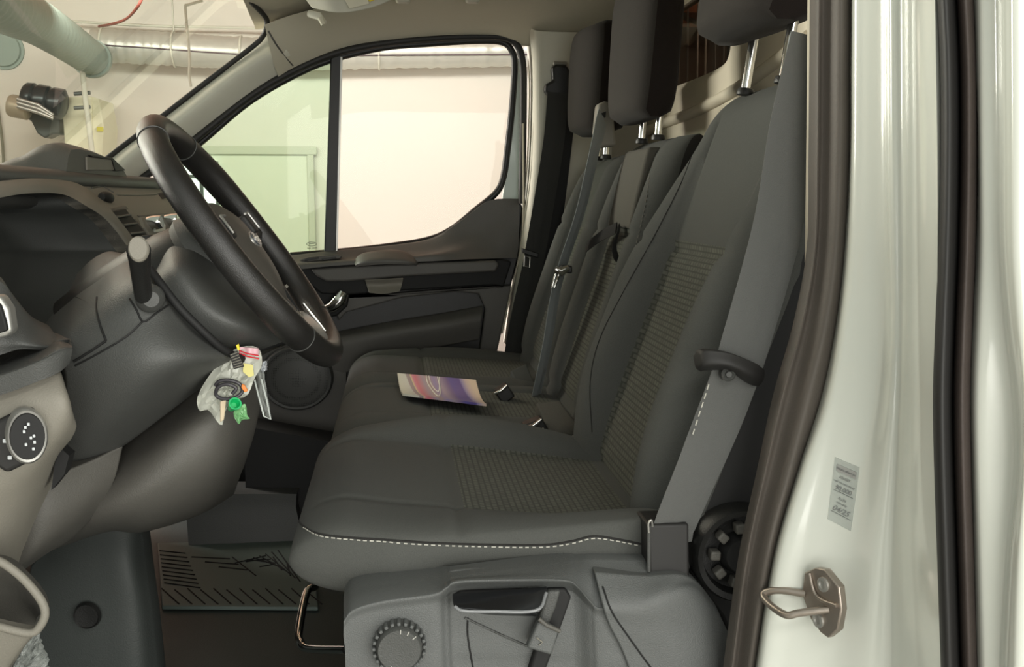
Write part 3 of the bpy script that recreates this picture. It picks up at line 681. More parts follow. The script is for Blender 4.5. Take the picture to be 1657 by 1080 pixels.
# lever recess, lever, slide lever
pprism('lever_recess', [(730, 966), (745, 958), (890, 952), (885, 975), (868, 998), (745, 992)], CY+.004, 0.02, M['void'], S, bevel=0.004)
rows = [[(733, 966, CY-.008), (800, 962, CY-.010), (886, 954, CY-.008)], [(734, 980, CY-.024), (800, 984, CY-.028), (878, 984, CY-.024)], [(742, 986, CY-.026), (800, 991, CY-.030), (870, 993, CY-.026)], [(748, 990, CY-.014), (800, 996, CY-.014), (868, 998, CY-.014)]]
ppatch('height_lever', rows, mat('gloss_black_plastic', (26, 27, 29), 0.25), S, nu=16, nv=14, back=(0, 0.008, 0), bevel=0.002)
ptube('lever_lip', [(736, 982, CY-.026), (750, 989, CY-.029), (800, 990, CY-.031), (868, 988, CY-.029), (884, 960, CY-.014)], 0.0018, mat('glossy_lip', (120, 122, 124), 0.2, spec=0.8), S, samples=24, n=8)
pprism('lever_slot', [(885, 955), (915, 953), (925, 968), (900, 1040), (882, 1090), (855, 1090), (870, 1040)], CY+.0, 0.02, M['void'], S, bevel=0.003)
pprism('slot_wall', [(886, 957), (908, 956), (900, 985), (885, 1020), (868, 1015)], CY-.003, 0.01, M['plast'], S, bevel=0.003)
t = pprism('tilt_lever', [(872, 1005), (905, 1022), (893, 1062), (852, 1050)], CY-.014, 0.012, M['cover'], S, bevel=0.003)
ptube('tilt_lever_lip', [(872, 1002, CY-.016), (884, 1012, CY-.018), (906, 1022, CY-.016)], 0.0022, M['plast2'], S, n=8)
ptube('tilt_symbol', [(868, 1032, CY-.0155), (878, 1040, CY-.0155), (872, 1045, CY-.0155)], 0.0007, M['plast3'], S, n=5)
trace('recess_fold', sc_o, [(752, 1000), (812, 1028), (868, 1052)], 0.0012, M['plast'], S)
trace('fold_line', sc_o, [(757, 1000), (757, 1030), (766, 1085)], 0.0009, M['void'], S)
# round height knob
kc = P(646, 1042, CY-.006)
lathe('knob_well', [(0.0, 0), (0.029, 0), (0.0295, 0.004), (0.027, 0.012)], kc+Vector((0, 0.002, 0)), (0, 1, 0), M['void'], S)
kb = lathe('lumbar_knob', [(0.0, -0.016), (0.0205, -0.017), (0.022, -0.015), (0.023, -0.008), (0.025, -0.004), (0.026, 0.004)], kc, (0, 1, 0), M['plast'], S, n=48)
for k in range(24):
    a = 2*math.pi*k/24
    o = box('knob_rib', kc+Vector((math.cos(a)*0.0248, -0.006, math.sin(a)*0.0248)), (0.0036, 0.013, 0.0036), M['cover'], kb, bevel=0.001, rot=Matrix.Rotation(-a, 3, 'Y'))
for k in (1, 2, 3, 10, 11):
    a = math.pi*0.1+2*math.pi*k/16
    o = box('knob_mark', kc+Vector((math.cos(a)*0.0195, -0.0172, math.sin(a)*0.0195)), (0.001, 0.0006, 0.0045), M['satin'], kb, rot=Matrix.Rotation(-a+1.57, 3, 'Y'))
# buckle-anchor box and recliner wheel
pprism('anchor_cover', [(1048, 850), (1115, 848), (1116, 938), (1050, 930)], CY+.02, 0.05, M['softblack'], S, bevel=0.003)
ptube('anchor_edge', [(1050, 852, CY+.018), (1050, 925, CY+.018)], 0.002, M['plast'], S, n=6)
rc = P(1200, 898, CY+.03)
lathe('recliner_well', [(0.0, 0.012), (0.040, 0.010), (0.043, -0.004), (0.049, -0.006), (0.052, 0.0), (0.053, 0.03)], rc, (0, 1, 0), M['black'], S)
rk = lathe('recliner_wheel', [(0.0, -0.004), (0.018, -0.006), (0.022, 0.002), (0.024, 0.02)], rc, (0, 1, 0), M['void'], S)
for k in range(9):
    a = 2*math.pi*k/9+0.3
    box('wheel_lug', rc+Vector((math.cos(a)*0.030, 0.0, math.sin(a)*0.030)), (0.011, 0.014, 0.010), M['plast2'], rk, bevel=0.002, rot=Matrix.Rotation(-a, 3, 'Y'))
pprism('hinge_cover', [(1116, 850), (1150, 820), (1200, 815), (1240, 850), (1240, 1090), (1200, 1090), (1165, 1000), (1116, 938)], CY+.055, 0.02, M['void'], S, bevel=0.006)
prism('seat_pedestal', [(-0.02, CY+.08, 0.60), (0.42, CY+.08, 0.60), (0.40, CY+.08, 0.92), (0.0, CY+.08, 0.92)], (0, 0.42, 0), M['void'], S, bevel=0.01)
# slide bar under the cushion
ptube('slide_bar', [(510, 950, 1.40), (496, 960, 1.38), (484, 1020, 1.30), (486, 1040, 1.27), (500, 1050, 1.25), (560, 1052, 1.18)], 0.0055, M['chrome'], S, samples=50, n=12)

# passenger bench: two places
B = empty('passenger_bench', (0.1, 1.96, 0.60), 'double charcoal passenger bench behind the driver seat with two backrests', 'bench seat')
NB = [(0, 0), (0.1, 0.006), (0.4, 0.008)]
cushion('seat_cushion', 1.765, 0.195, -0.110, 0.33, 1.006, 0.90, NB, NB, 0.05, B, drop=0.025)
cushion('seat_cushion', 2.155, 0.20, -0.110, 0.33, 1.006, 0.90, NB, [(0, 0), (0.1, 0.012), (0.25, 0.024), (0.45, 0.01)], 0.05, B, drop=0.025)
prism('bench_pedestal', [(-0.06, 1.6, 0.60), (0.40, 1.6, 0.60), (0.40, 1.6, 0.9), (-0.06, 1.6, 0.9)], (0, 0.74, 0), M['void'], B, bevel=0.01)
profb = [(0.96, 0.285), (1.0, 0.298), (1.287, 0.395), (1.42, 0.425), (1.47, 0.436)]
def bolb(z): return sm([(0.96, 0.015), (1.06, 0.03), (1.28, 0.03), (1.38, 0.018), (1.45, 0.0)], z)
wtb = [(0.96, 0.95), (1.05, 1.0), (1.36, 1.0), (1.45, 0.88)]
def bolf(z): return bolb(z)*1.2
mb, _, _ = backrest('backrest', 1.755, 0.18, profb, 0.10, bolb, [(0.96, 1.0), (1.47, 0.94)], (1.0, 1.29), B, 1.458)
backrest('backrest', 2.13, 0.205, profb, 0.10, bolf, [(0.96, .95), (1.05, 1.0), (1.30, 0.95), (1.45, 0.75)], (1.0, 1.29), B, 1.445)
headrest((0.430, 1.755, 1.60), (0.08, 0.27, 0.235), 0.05, [M['hrf'], M['hrb']], B)
headrest((0.425, 2.125, 1.59), (0.095, 0.25, 0.215), 0.04, [M['hrf'], M['hrb']], B)
for y in (1.70, 1.815): post((0.440, y, 1.452), (0.445, y, 1.54), B)
for y in (2.08, 2.17): post((0.43, y, 1.435), (0.435, y, 1.53), B)
stitch('backrest_stitching', trace_pts(mb, [(1054, 250), (1048, 310), (1036, 370), (1020, 430)], 0.0006, 60), B, r=0.0005, dash=0.005, gap=0.003, m=M['plast3'])
# fold-down panel, its pull strap and the belt guide on the middle backrest
pa = [P(1000, 240, 1.80), P(1052, 238, 1.70), P(1025, 352, 1.68), P(968, 346, 1.82)]
def on_back(y, z, off=0.0):
    x = lerp_lin(profb, z); return Vector((x-off, y, z))
G = [[on_back(1.67+0.175*j/7, 1.30+0.135*i/7, 0.012+0.006*math.sin(math.pi*j/7)**0.4*math.sin(math.pi*i/7)**0.4) for j in range(8)] for i in range(8)]
grid_solid('fold_down_pad', G, M['fabt'], B, back=(0.03, 0, 0), bevel=0.006)
ribbon('pull_strap', [on_back(1.74, 1.30, 0.018), on_back(1.79, 1.285, 0.03), on_back(1.86, 1.262, 0.036)], 0.022, (0.3, 0, 1), 0.003, M['fabd'], B, samples=10)
ribbon('pull_strap', [on_back(1.72, 1.30, 0.018), on_back(1.70, 1.27, 0.02), on_back(1.68, 1.245, 0.012)], 0.03, (0.3, 0.8, .3), 0.003, M['fabd'], B, samples=10)
# belt guide (bezel) at the top
bg = [(968, 168), (982, 162), (992, 172), (998, 236), (972, 240), (963, 215)]
t = pprism('belt_guide', bg, 1.93, 0.035, M['plast3'], B, bevel=0.006)
pprism('guide_slot', [(967, 186), (981, 180), (980, 190), (968, 195)], 1.925, 0.01, M['void'], t, bevel=0.001)

# cushions' rear flaps and buckles
t = empty('seat_buckle', P(865, 693, 1.60), 'black belt buckle with bright edge between driver seat and bench', 'buckle', None)
prism('buckle_body', [P(846, 690, 1.535), P(877, 677, 1.535), P(892, 704, 1.535), P(870, 718, 1.535)], (0, 0.03, 0), M['black'], t, bevel=0.003)
ptube('bright_edge', [(846, 692, 1.53), (862, 690, 1.528), (876, 679, 1.53)], 0.0028, M['chrome'], t, n=8)
ptube('bright_edge', [(864, 704, 1.528), (880, 694, 1.528)], 0.0028, M['chrome'], t, n=8)
t = empty('seat_buckle', P(812, 632, 1.95), 'black belt buckle with bright edge beyond the brochure on the bench', 'buckle', None)
prism('buckle_body', [P(800, 636, 1.79), P(820, 622, 1.79), P(834, 642, 1.79), P(815, 656, 1.79)], (0, 0.03, 0), M['black'], t, bevel=0.003)
ptube('bright_edge', [(801, 637, 1.785), (810, 633, 1.782), (820, 624, 1.785)], 0.003, M['chrome'], t, n=8)
rows = [[(868, 652, 1.62), (905, 648, 1.62)], [(885, 690, 1.55), (940, 694, 1.55)], [(892, 706, 1.54), (948, 716, 1.54)]]
ppatch('cushion_flap', rows, M['fabt'], B, nu=10, nv=10, back=(0, 0.02, -0.02), bevel=0.004)
rows = [[(826, 600, 2.02), (852, 588, 2.02)], [(838, 628, 1.98), (866, 622, 1.98)], [(842, 640, 1.97), (872, 640, 1.97)]]
ppatch('cushion_flap', rows, M['fab'], B, nu=10, nv=10, back=(0, 0.02, -0.02), bevel=0.004)
tag(ptube('white_cord_end', [(905, 716, 1.53), (930, 714, 1.53), (950, 704, 1.52)], [0.006, 0.009, 0.007], mat('pale_plastic', (190, 186, 176), 0.5), n=10), 'small pale plastic strap end at the rear of the driver cushion', 'strap')

# ------------------------------------------------------------------ belts
t = empty('driver_seat_belt', P(1190, 640, 1.0), 'wide grey seat belt in front of the driver backrest with black latch plate', 'seat belt')
bp_ = [(1322, 60, 0.985), (1288, 200, 0.99), (1258, 370, 0.992), (1205, 560, 0.99), (1178, 640, 0.99), (1138, 740, 0.99), (1094, 846, 1.002), (1086, 880, 1.012)]
ribbon('webbing', [P(*q) for q in bp_], (0.054, 0.047), (1, 0.0, 0.35), 0.0022, M['webbing'], t, samples=60, nw=8, ridge=0.0006)
rows = [[(1128, 580, 0.985), (1140, 568, 0.975), (1180, 572, 0.97), (1222, 588, 0.975), (1238, 600, 0.985)], [(1131, 596, 0.980), (1142, 590, 0.970), (1180, 592, 0.965), (1215, 606, 0.970), (1236, 615, 0.985)], [(1134, 602, 0.990), (1143, 600, 0.982), (1180, 601, 0.98), (1212, 622, 0.982), (1228, 626, 0.99)]]
tg = ppatch('latch_plate', rows, M['softblack'], t, nu=20, nv=12, back=(0, 0.014, 0), bevel=0.003)
lathe('stop_button', [(0.0, -0.002), (0.003, -0.002), (0.0035, 0.0), (0.0055, -0.002), (0.0075, 0.0), (0.0075, 0.008)], P(1179, 606, 0.978), (0, 1, 0), M['plast'], t, n=24)
stitch('backrest_stitching', [P(1147, 622, 0.982), P(1135, 660, 0.983), P(1122, 700, 0.984), P(1116, 722, 0.985)], t, r=0.0007)
tag(ptube('hook', [(1050, 862, 0.982), (1049, 848, 0.98), (1054, 842, 0.98), (1056, 852, 0.985)], 0.0012, M['satin'], samples=16, n=6), 'tiny metal hook on the black box at the rear of the driver cushion', 'hook')
t = empty('middle_seat_belt', P(905, 440, 1.85), 'narrow grey belt hanging edge-on over the middle backrest with metal tongue', 'seat belt')
ribbon('webbing', [P(975, 190, 1.92), P(964, 235, 1.88), P(940, 340, 1.84), P(912, 425, 1.84), P(898, 480, 1.84), P(885, 560, 1.85), P(868, 640, 1.86)], 0.044, [(0.62, 1, 0)]*7, 0.003, mat('pale_belt_webbing', (150, 156, 156), 0.45, bump=0.8, scale=1600), t, samples=50, nw=6, ridge=0.001)
ptube('tongue', [(898, 436, 1.80), (908, 440, 1.80), (920, 433, 1.80)], [0.007, 0.009, 0.006], M['chrome'], t, n=10)
ptube('tongue_blade', [(900, 440, 1.80), (893, 466, 1.80), (897, 466, 1.80), (905, 444, 1.80)], 0.0022, M['chrome'], t, n=8, closed=True)
box('tongue_grip', P(916, 436, 1.81), (0.02, 0.02, 0.014), M['black'], t, bevel=0.003)
t = empty('passenger_seat_belt', P(870, 400, 2.36), 'dark passenger seat belt on the far pillar beside the window', 'seat belt')
pprism('anchor_cover', [(893, 108), (900, 104), (918, 106), (924, 118), (922, 140), (924, 158), (890, 156), (881, 147), (883, 136), (895, 130)], 2.34, 0.03, M['black'], t, bevel=0.006)
pprism('anchor_cap', [(896, 99), (918, 100), (919, 105), (896, 105)], 2.35, 0.03, M['plast3'], t, bevel=0.003)
ribbon('webbing', [P(903, 150, 2.335), P(896, 230, 2.33), P(880, 330, 2.33), P(862, 430, 2.33), P(842, 520, 2.33), P(822, 640, 2.33)], 0.048, (1, 0, 0.2), 0.003, M['webdark'], t, samples=40, nw=6, ridge=0.0012)
ribbon('return_webbing', [P(918, 155, 2.355), P(910, 230, 2.355), P(898, 330, 2.355), P(884, 430, 2.355), P(862, 560, 2.355), P(850, 650, 2.355)], 0.046, (1, 0, 0.1), 0.003, M['void'], t, samples=40, nw=4)
pprism('belt_stop', [(845, 402), (872, 410), (871, 418), (846, 410)], 2.32, 0.012, M['black'], t, bevel=0.002)
ptube('tongue', [(849, 414, 2.315), (858, 417, 2.315), (857, 433, 2.315), (848, 431, 2.315)], 0.0018, M['satin'], t, n=6, closed=True)

# brochure on the bench
def broch():
    a, b, c, d = PZ(643, 604, 1.030), PZ(770, 615, 1.030), PZ(787, 654, 1.018), PZ(652, 637, 1.018)
    nu, nv = 24, 12; V = []; F = []; UV = []
    for s in (0, 1):
        for i in range(nv):
            for j in range(nu):
                u, v = j/(nu-1), i/(nv-1)
                p = (a*(1-u)+b*u)*(1-v)+(d*(1-u)+c*u)*v
                p = p+Vector((0, 0, -0.012*math.sin(math.pi*v)*0.8-0.004*s)); V.append(p); UV.append((u, v))
    N = nu*nv
    for i in range(nv-1):
        for j in range(nu-1):
            q = (i*nu+j, i*nu+j+1, (i+1)*nu+j+1, (i+1)*nu+j); F.append(q); F.append(tuple(N+k for k in reversed(q)))
    for j in range(nu-1): F.append((j, N+j, N+j+1, j+1)); k = (nv-1)*nu+j; F.append((k, k+1, N+k+1, N+k))
    for i in range(nv-1): F.append((i*nu, (i+1)*nu, N+(i+1)*nu, N+i*nu)); k = i*nu+nu-1; F.append((k, N+k, N+k+nu, k+nu))
    return raw(V, F, None, UV)
m = bpy.data.materials.new('printed_cover'); m.use_nodes = True; nt = m.node_tree; b = nt.nodes['Principled BSDF']; b.inputs['Roughness'].default_value = 0.35
tc = nt.nodes.new('ShaderNodeTexCoord'); sx = nt.nodes.new('ShaderNodeSeparateXYZ'); nt.links.new(tc.outputs['UV'], sx.inputs[0])
mu = nt.nodes.new('ShaderNodeMath'); mu.operation = 'MULTIPLY'; mu.inputs[1].default_value = 0.10; nt.links.new(sx.outputs['Y'], mu.inputs[0])
sb = nt.nodes.new('ShaderNodeMath'); sb.operation = 'SUBTRACT'; nt.links.new(sx.outputs['X'], sb.inputs[0]); nt.links.new(mu.outputs[0], sb.inputs[1])
rp = nt.nodes.new('ShaderNodeValToRGB'); nt.links.new(sb.outputs[0], rp.inputs[0]); nt.links.new(rp.outputs[0], b.inputs['Base Color'])
stops = [(0.0, (226, 226, 210)), (0.10, (224, 224, 214)), (0.11, (176, 160, 160)), (0.155, (170, 155, 158)), (0.16, (240, 225, 170)), (0.185, (226, 150, 170)), (0.22, (222, 130, 140)), (0.32, (180, 165, 178)), (0.375, (190, 165, 160)), (0.45, (165, 150, 190)), (0.52, (176, 160, 175)), (0.62, (120, 105, 150)), (0.66, (100, 92, 160)), (0.78, (96, 84, 150)), (0.80, (150, 140, 185)), (0.86, (210, 190, 185)), (0.92, (228, 208, 184))]
els = rp.color_ramp.elements
for i, (p, c) in enumerate(stops):
    e = els[i] if i < 2 else els.new(p)
    e.position = p; e.color = (*lin(c), 1)
t = link('brochure', broch(), m, None, 60); tag(t, 'colourful purple and pink glossy brochure lying on the passenger bench', 'brochure')
loopw = [(690, 609), (692, 620), (699, 632), (707, 641), (712, 640), (712, 628), (708, 611)]
ls = [p for p in (on(t, a, b2, 0.0009) for a, b2 in loopw) if p is not None]
wi = mat('white_ink', (244, 240, 230), 0.5)
o = tube('printed_loop', ls, 0.0011, wi, None, n=5, samples=30); o.parent = t
o = trace('printed_loop', t, [(694, 609), (697, 620), (703, 630), (709, 634), (711, 628), (711, 611)], 0.0009, wi); o.parent = t

# ------------------------------------------------------------------ steering wheel
WC = Vector((-0.180, 1.27, 1.296)); wup = Vector((-0.584, 0, 0.812)).normalized(); wy = Vector((0, 1, 0)); wn = Vector((0.812, 0, 0.584)).normalized()
def W(a, b, c=0.0): return WC+wy*a+wup*b+wn*c      # a across (+ = far), b up the wheel, c towards the driver
T = empty('steering_wheel', WC, 'black leather three-spoke steering wheel with oval emblem in front of the driver seat', 'steering wheel')
RR = 0.168
rim = []
NR = 120
def rimr(th):
    return 0.0165+0.0012*math.exp(-((math.degrees(th) % 180-35)/16)**2)
V, F = tube_geo([W(RR*math.cos(2*math.pi*i/NR), RR*math.sin(2*math.pi*i/NR)*(0.985 if math.sin(2*math.pi*i/NR) < -.7 else 1)) for i in range(NR)], [rimr(2*math.pi*i/NR) for i in range(NR)], 22, True, 1.0, upv=wn)
me = raw(V, F); fixn(me); link('rim', me, M['leather'], T, 180)
for deg in (60, 120, 228, 312):
    a = R(deg); c = W(RR*math.cos(a), RR*math.sin(a)); tx = (wy*-math.sin(a)+wup*math.cos(a)).normalized(); ra = (wy*math.cos(a)+wup*math.sin(a)).normalized()
    tube('rim_seam', [c+(ra*math.cos(q)+wn*math.sin(q))*0.0169 for q in [k*2*math.pi/24 for k in range(24)]], 0.0007, M['plast'], T, n=5, closed=True)
# hub pad
def hubgrid():
    G = []; nr = 16; ncol = 36
    outl = [(0, .068), (.035, .066), (.062, .052), (.07, .02), (.062, -.02), (.045, -.06), (.03, -.085), (0, -.094), (-.03, -.085), (-.045, -.06), (-.062, -.02), (-.07, .02), (-.062, .052), (-.035, .066)]
    pts = cr([Vector((a, b, 0)) for a, b in outl], ncol, True); V = []; F = []
    for i in range(nr):
        s = i/(nr-1)                         # 0 centre .. 1 rim
        h = 0.020*(1-s**2.6)-0.0+(0.004 if s < 1 else -0.02)
        for p in pts: V.append(W(p.x*max(s, .01), p.y*max(s, .01), h-0.012))
    for i in range(nr-1):
        for k in range(ncol): F.append((i*ncol+k, i*ncol+(k+1) % ncol, (i+1)*ncol+(k+1) % ncol, (i+1)*ncol+k))
    F.append(tuple(range(ncol))); F.append(tuple(range((nr-1)*ncol, nr*ncol)))
    me = raw(V, F); fixn(me); return me
link('airbag_pad', hubgrid(), mat('hub_pad_plastic', (72, 69, 64), 0.5, bump=0.4, scale=900), T, 60)
lathe('hub_back', [(0.05, -0.02), (0.066, -0.03), (0.072, -0.05), (0.06, -0.075), (0.0, -0.08)], WC, wn, M['plast'], T, n=40)
# spokes
def spoke(nm, pts, wdt, th, m, par=T):
    return ribbon(nm, [W(*p) for p in pts], wdt, wy if abs(pts[0][0]-pts[-1][0]) < 0.03 else wup, th, m, par, samples=14, nw=6)
for s in (1, -1):
    spoke('side_spoke', [(s*.055, .012, -.008), (s*.10, .016, -.006), (s*.168, .02, 0)], (0.05, 0.034), 0.014, M['black'])
    box('spoke_switch', W(s*.092, .022, .004), (0.03, 0.012, 0.028), M['softblack'], T, bevel=0.004, rot=Matrix(((wy.x, wn.x, wup.x), (wy.y, wn.y, wup.y), (wy.z, wn.z, wup.z))))
    b_ = tube('switch_edge', [W(s*.078, .035, .011), W(s*.105, .036, .011), W(s*.108, .012, .011)], 0.0016, M['satin'], T, n=6)
    spoke('lower_spoke', [(s*.025, -.075, -.012), (s*.03, -.12, -.010), (s*.045, -.166, 0)], (0.018, 0.03), 0.014, M['black'])
G = [[W(-.045+.09*j/9, -.105-.058*i/5-0.006*math.sin(math.pi*j/9), -.002+.008*math.sin(math.pi*j/9)*math.sin(math.pi*i/5)+(0.004 if 0 < i < 5 else 0)) for j in range(10)] for i in range(6)]
grid_solid('spoke_insert', G, M['satin'], T, back=-wn*0.008, bevel=0.002)
tube('spoke_trim', [W(*q) for q in ((-.05, -.100, .004), (-.043, -.150, .006), (-.02, -.166, .008), (.02, -.166, .008), (.043, -.150, .006), (.05, -.100, .004))], 0.0028, M['chrome'], T, n=8, samples=40)
# oval emblem
ew = 0.024
lathe('emblem', [(0.0, 0), (0.0225, 0), (0.024, -0.002), (0.024, -0.005)], W(0, -.002, .0125), wn, M['satin'], T, scale=(0.5, 1), n=40, ref=wup)
em = bpy.data.objects['emblem']
lathe('emblem_field', [(0.0, 0.0012), (0.020, 0.0012), (0.0205, 0.0)], W(0, -.002, .0125), wn, mat('emblem_grey', (70, 76, 84), 0.3), em, scale=(0.48, 1), n=40, ref=wup)
def text(s, loc, size, rotm, m, parent, name='lettering', ext=0.0003, align='CENTER', shear=0.0):
    c = bpy.data.curves.new(name, 'FONT'); c.body = s; c.size = size; c.extrude = ext; c.align_x = align; c.align_y = 'CENTER'; c.shear = shear
    o = bpy.data.objects.new(name, c); COL.objects.link(o); c.materials.append(m)
    mw = Matrix.Translation(loc) @ rotm.to_4x4()
    if parent: o.parent = parent; o.matrix_parent_inverse = Matrix.Translation(-Vector(parent.location))
    o.matrix_basis = mw
    bpy.context.view_layer.update()
    me = bpy.data.meshes.new_from_object(o.evaluated_get(bpy.context.evaluated_depsgraph_get()))
    par, bas, pin = o.parent, o.matrix_basis.copy(), o.matrix_parent_inverse.copy()
    bpy.data.objects.remove(o); o = bpy.data.objects.new(name, me); COL.objects.link(o)
    o.parent = par; o.matrix_parent_inverse = pin; o.matrix_basis = bas
    return o
rm = Matrix((-wy, wup, wn)).transposed(); 
# driver faces -X, sees -Y... far side (+Y) lies to the driver's right
rm = Matrix((wy, wup, wn)).transposed() if wy.cross(wup).dot(wn) > 0 else Matrix((-wy, wup, wn)).transposed()
o = text('Ford', W(0, -.002, .0142), 0.017, rm, M['chrome'], T, 'emblem_lettering', shear=0.3)
text('AIRBAG', W(0, -.07, .0075), 0.006, rm, M['plast3'], T, 'airbag_lettering')

# ------------------------------------------------------------------ dashboard
Q = empty('dashboard', (-0.5, 1.7, 1.0), 'grey dashboard with deep instrument hood, vents and radio behind the steering wheel', 'dashboard')
# top pad: rounded roll edge with a top surface running to the windscreen
XD = -0.50
def sweepY(name, prof, y0, y1, m, ny=24, yend=None, **kw):
    G = [[Vector((x, y0+(y1-y0)*j/(ny-1), z)) for x, z in prof] for j in range(ny)]
    return grid_solid(name, G, m, Q, **kw)
prof = [(-0.90, 1.36), (-0.75, 1.385), (-0.60, 1.395), (-0.53, 1.396), (-0.505, 1.392), (-0.495, 1.384), (-0.497, 1.372), (-0.508, 1.366)]
pr = cr([Vector((a, 0, b)) for a, b in prof], 30)
G = [[Vector((p.x, 0.98+(2.38-0.98)*j/29, p.z)) for p in pr] for j in range(30)]
grid_solid('top_pad', G, M['plast'], Q, back=(-0.02, 0, -0.03))
# face right of the hood: centre stack (grey)
def face_x(z): return lerp_lin([(0.9, -0.40), (1.12, -0.40), (1.26, -0.405), (1.33, -0.445), (1.375, -0.505)], z)
def DF(px, py, off=0.0):
    """point on the dash face along the pixel ray"""
    d = ray(px, py); lo, hi = 0.3, 4.0
    for _ in range(50):
        t_ = (lo+hi)/2; p = Vector((0, 0, CZ))+d*t_
        if p.x > face_x(p.z)+off: lo = t_
        else: hi = t_
    return Vector((0, 0, CZ))+d*lo
def dprism(nm, px, off, depth, m, par=Q, bevel=0.0):
    return prism(nm, [DF(a, b, off) for a, b in px], (-depth, 0, 0), m, par, bevel)
def hood_edge(y): return lerp_lin([(300, 85), (315, 105), (334, 140), (356, 172), (398, 205), (430, 214), (500, 203), (560, 170)], y)
G = []
for i in range(31):
    y = 289+(600-289)*i/30; p = DF(hood_edge(y)+9, y); q = Vector((p.x, 2.36, p.z))
    G.append([p+(q-p)*(j/24) for j in range(25)])
grid_solid('dash_face', G, M['plast3'], Q, back=(-0.05, 0, 0))
tube('face_crease', [DF(188, 315, .001), DF(215, 316, .001), DF(250, 315, .001), DF(262, 311, .001)], 0.0016, M['plast3'], Q, n=6)
dprism('vent_surround', [(176, 339), (204, 333), (250, 395), (262, 412), (240, 420), (222, 405)], 0.004, 0.012, M['plast2'], bevel=0.002)
v_ = dprism('vent_opening', [(181, 343), (203, 338), (243, 386), (250, 398), (226, 398), (212, 388)], 0.0055, 0.01, M['void'], bevel=0.001)
for a, b, c, d in ((187, 352, 211, 348), (198, 365, 221, 362), (210, 379, 233, 376)):
    tube('vent_slat', [DF(a, b, .008), DF(c, d, .008)], 0.0022, M['plast'], v_, n=8)
dprism('radio_bezel', [(224, 349), (272, 345), (300, 372), (262, 388)], 0.003, 0.01, M['plast2'], bevel=0.002)
dprism('radio_panel', [(229, 352), (262, 351), (285, 372), (262, 380), (244, 382), (235, 368)], 0.006, 0.01, M['plast3'], bevel=0.001)
dprism('radio_display', [(247, 355), (258, 354), (268, 364), (268, 374), (252, 376)], 0.009, 0.006, mat('pale_button', (206, 210, 200), 0.4), bevel=0.001)
for a, b in ((240, 362), (269, 358)):
    lathe('radio_knob', [(0.012, 0), (0.0125, 0.012), (0.0115, 0.022), (0.0105, 0.024), (0.0, 0.024)], DF(a, b, .004), (1, -.1, 0.15), M['chrome'], Q, n=24)
t = lathe('dash_catch', [(0.006, -0.02), (0.009, -0.012), (0.010, 0), (0.009, 0.012), (0.005, 0.02)], DF(172, 320, .006), (0.1, 1, -0.05), M['softblack'], Q, n=16)
tube('catch_groove', [DF(148, 304, .001), DF(166, 301, .001), DF(184, 312, .001)], 0.0015, M['plast2'], Q, n=6)
dprism('dash_notch', [(258, 314), (264, 313), (270, 320), (264, 322)], 0.003, 0.01, M['void'])
# switch block beside the column
prism('switch_block', [P(226, 382, 1.36), P(242, 380, 1.36), P(256, 396, 1.36), P(248, 408, 1.36), P(232, 398, 1.36)], (0, 0.03, 0), M['softblack'], Q, bevel=0.003)
# display hump on the dash top
hx = -0.50
hf = [(112, 284), (116, 256), (120, 243), (132, 241), (150, 245), (168, 251), (186, 259), (202, 271), (210, 286)]
hfp = [PX(a, b, hx) for a, b in hf]; zb_ = 1.385; G = []
for i in range(14):
    u = i/13; G.append([Vector((hx-0.005-0.15*u, p.y-0.02*u, zb_-0.01+(p.z-zb_+0.01)*(1-u**2.2)*(1+0.22*math.sin(math.pi*min(1, u*2.2))*(1 if u < .45 else 0)))) for p in hfp])
me = raw([p for r_ in G for p in r_], [(i*9+j, i*9+j+1, (i+1)*9+j+1, (i+1)*9+j) for i in range(13) for j in range(8)]+[tuple(range(9)), tuple(range(13*9, 14*9))]); fixn(me)
link('display_hood', me, M['plast2'], Q, 50)
prism('display_recess', [PX(a, b, hx-.002) for a, b in ((141, 254), (182, 257), (189, 276), (142, 276))], (-0.02, 0, 0), M['plast3'], Q, bevel=0.002)
prism('display_frame', [PX(a, b, hx+.000) for a, b in ((147, 251), (182, 255), (204, 276), (187, 277), (182, 259), (150, 254.5))], (-0.01, 0, 0), M['softblack'], Q, bevel=0.001)
# instrument hood: ring frame at the dash face with a deep dark bowl behind
HY = 1.30
outer = [(-70, 300), (0, 292), (60, 288), (120, 296), (158, 322), (184, 352), (216, 395), (228, 425), (222, 505), (150, 600), (60, 585), (0, 520), (-90, 500), (-110, 380)]
inner = [(-70, 335), (0, 320), (50, 313), (103, 315), (140, 334), (172, 356), (205, 398), (214, 420), (200, 500), (150, 560), (70, 556), (36, 522), (-40, 430), (-80, 380)]
def hx_of(px): return -0.345-0.0003*max(0, 120-px)*0.0
def HP(a, b, dx=0.0): return DF(a, b, 0.004)+Vector((dx, 0, 0))
oo = cr([HP(a, b) for a, b in outer], 84, True); ii = cr([HP(a, b) for a, b in inner], 84, True)
V = []; F = []; n = 84; cI = sum(ii, Vector())/n
rings = [[p+Vector((-0.06, 0, 0)) for p in oo], [p+Vector((-0.008, 0, 0)) for p in oo], [o_*0.85+i_*0.15+Vector((0.006, 0, 0.002)) for o_, i_ in zip(oo, ii)], [o_*0.25+i_*0.75+Vector((0.006, 0, 0)) for o_, i_ in zip(oo, ii)], ii, [p+Vector((-0.02, 0, 0))+(cI-p)*0.02 for p in ii]]
for r_ in rings: V += r_
for i in range(len(rings)-1):
    for k in range(n): F.append((i*n+k, i*n+(k+1) % n, (i+1)*n+(k+1) % n, (i+1)*n+k))
me = raw(V, F); fixn(me); o = link('hood_frame', me, M['plast3'], Q, 60)
V = []; F = []
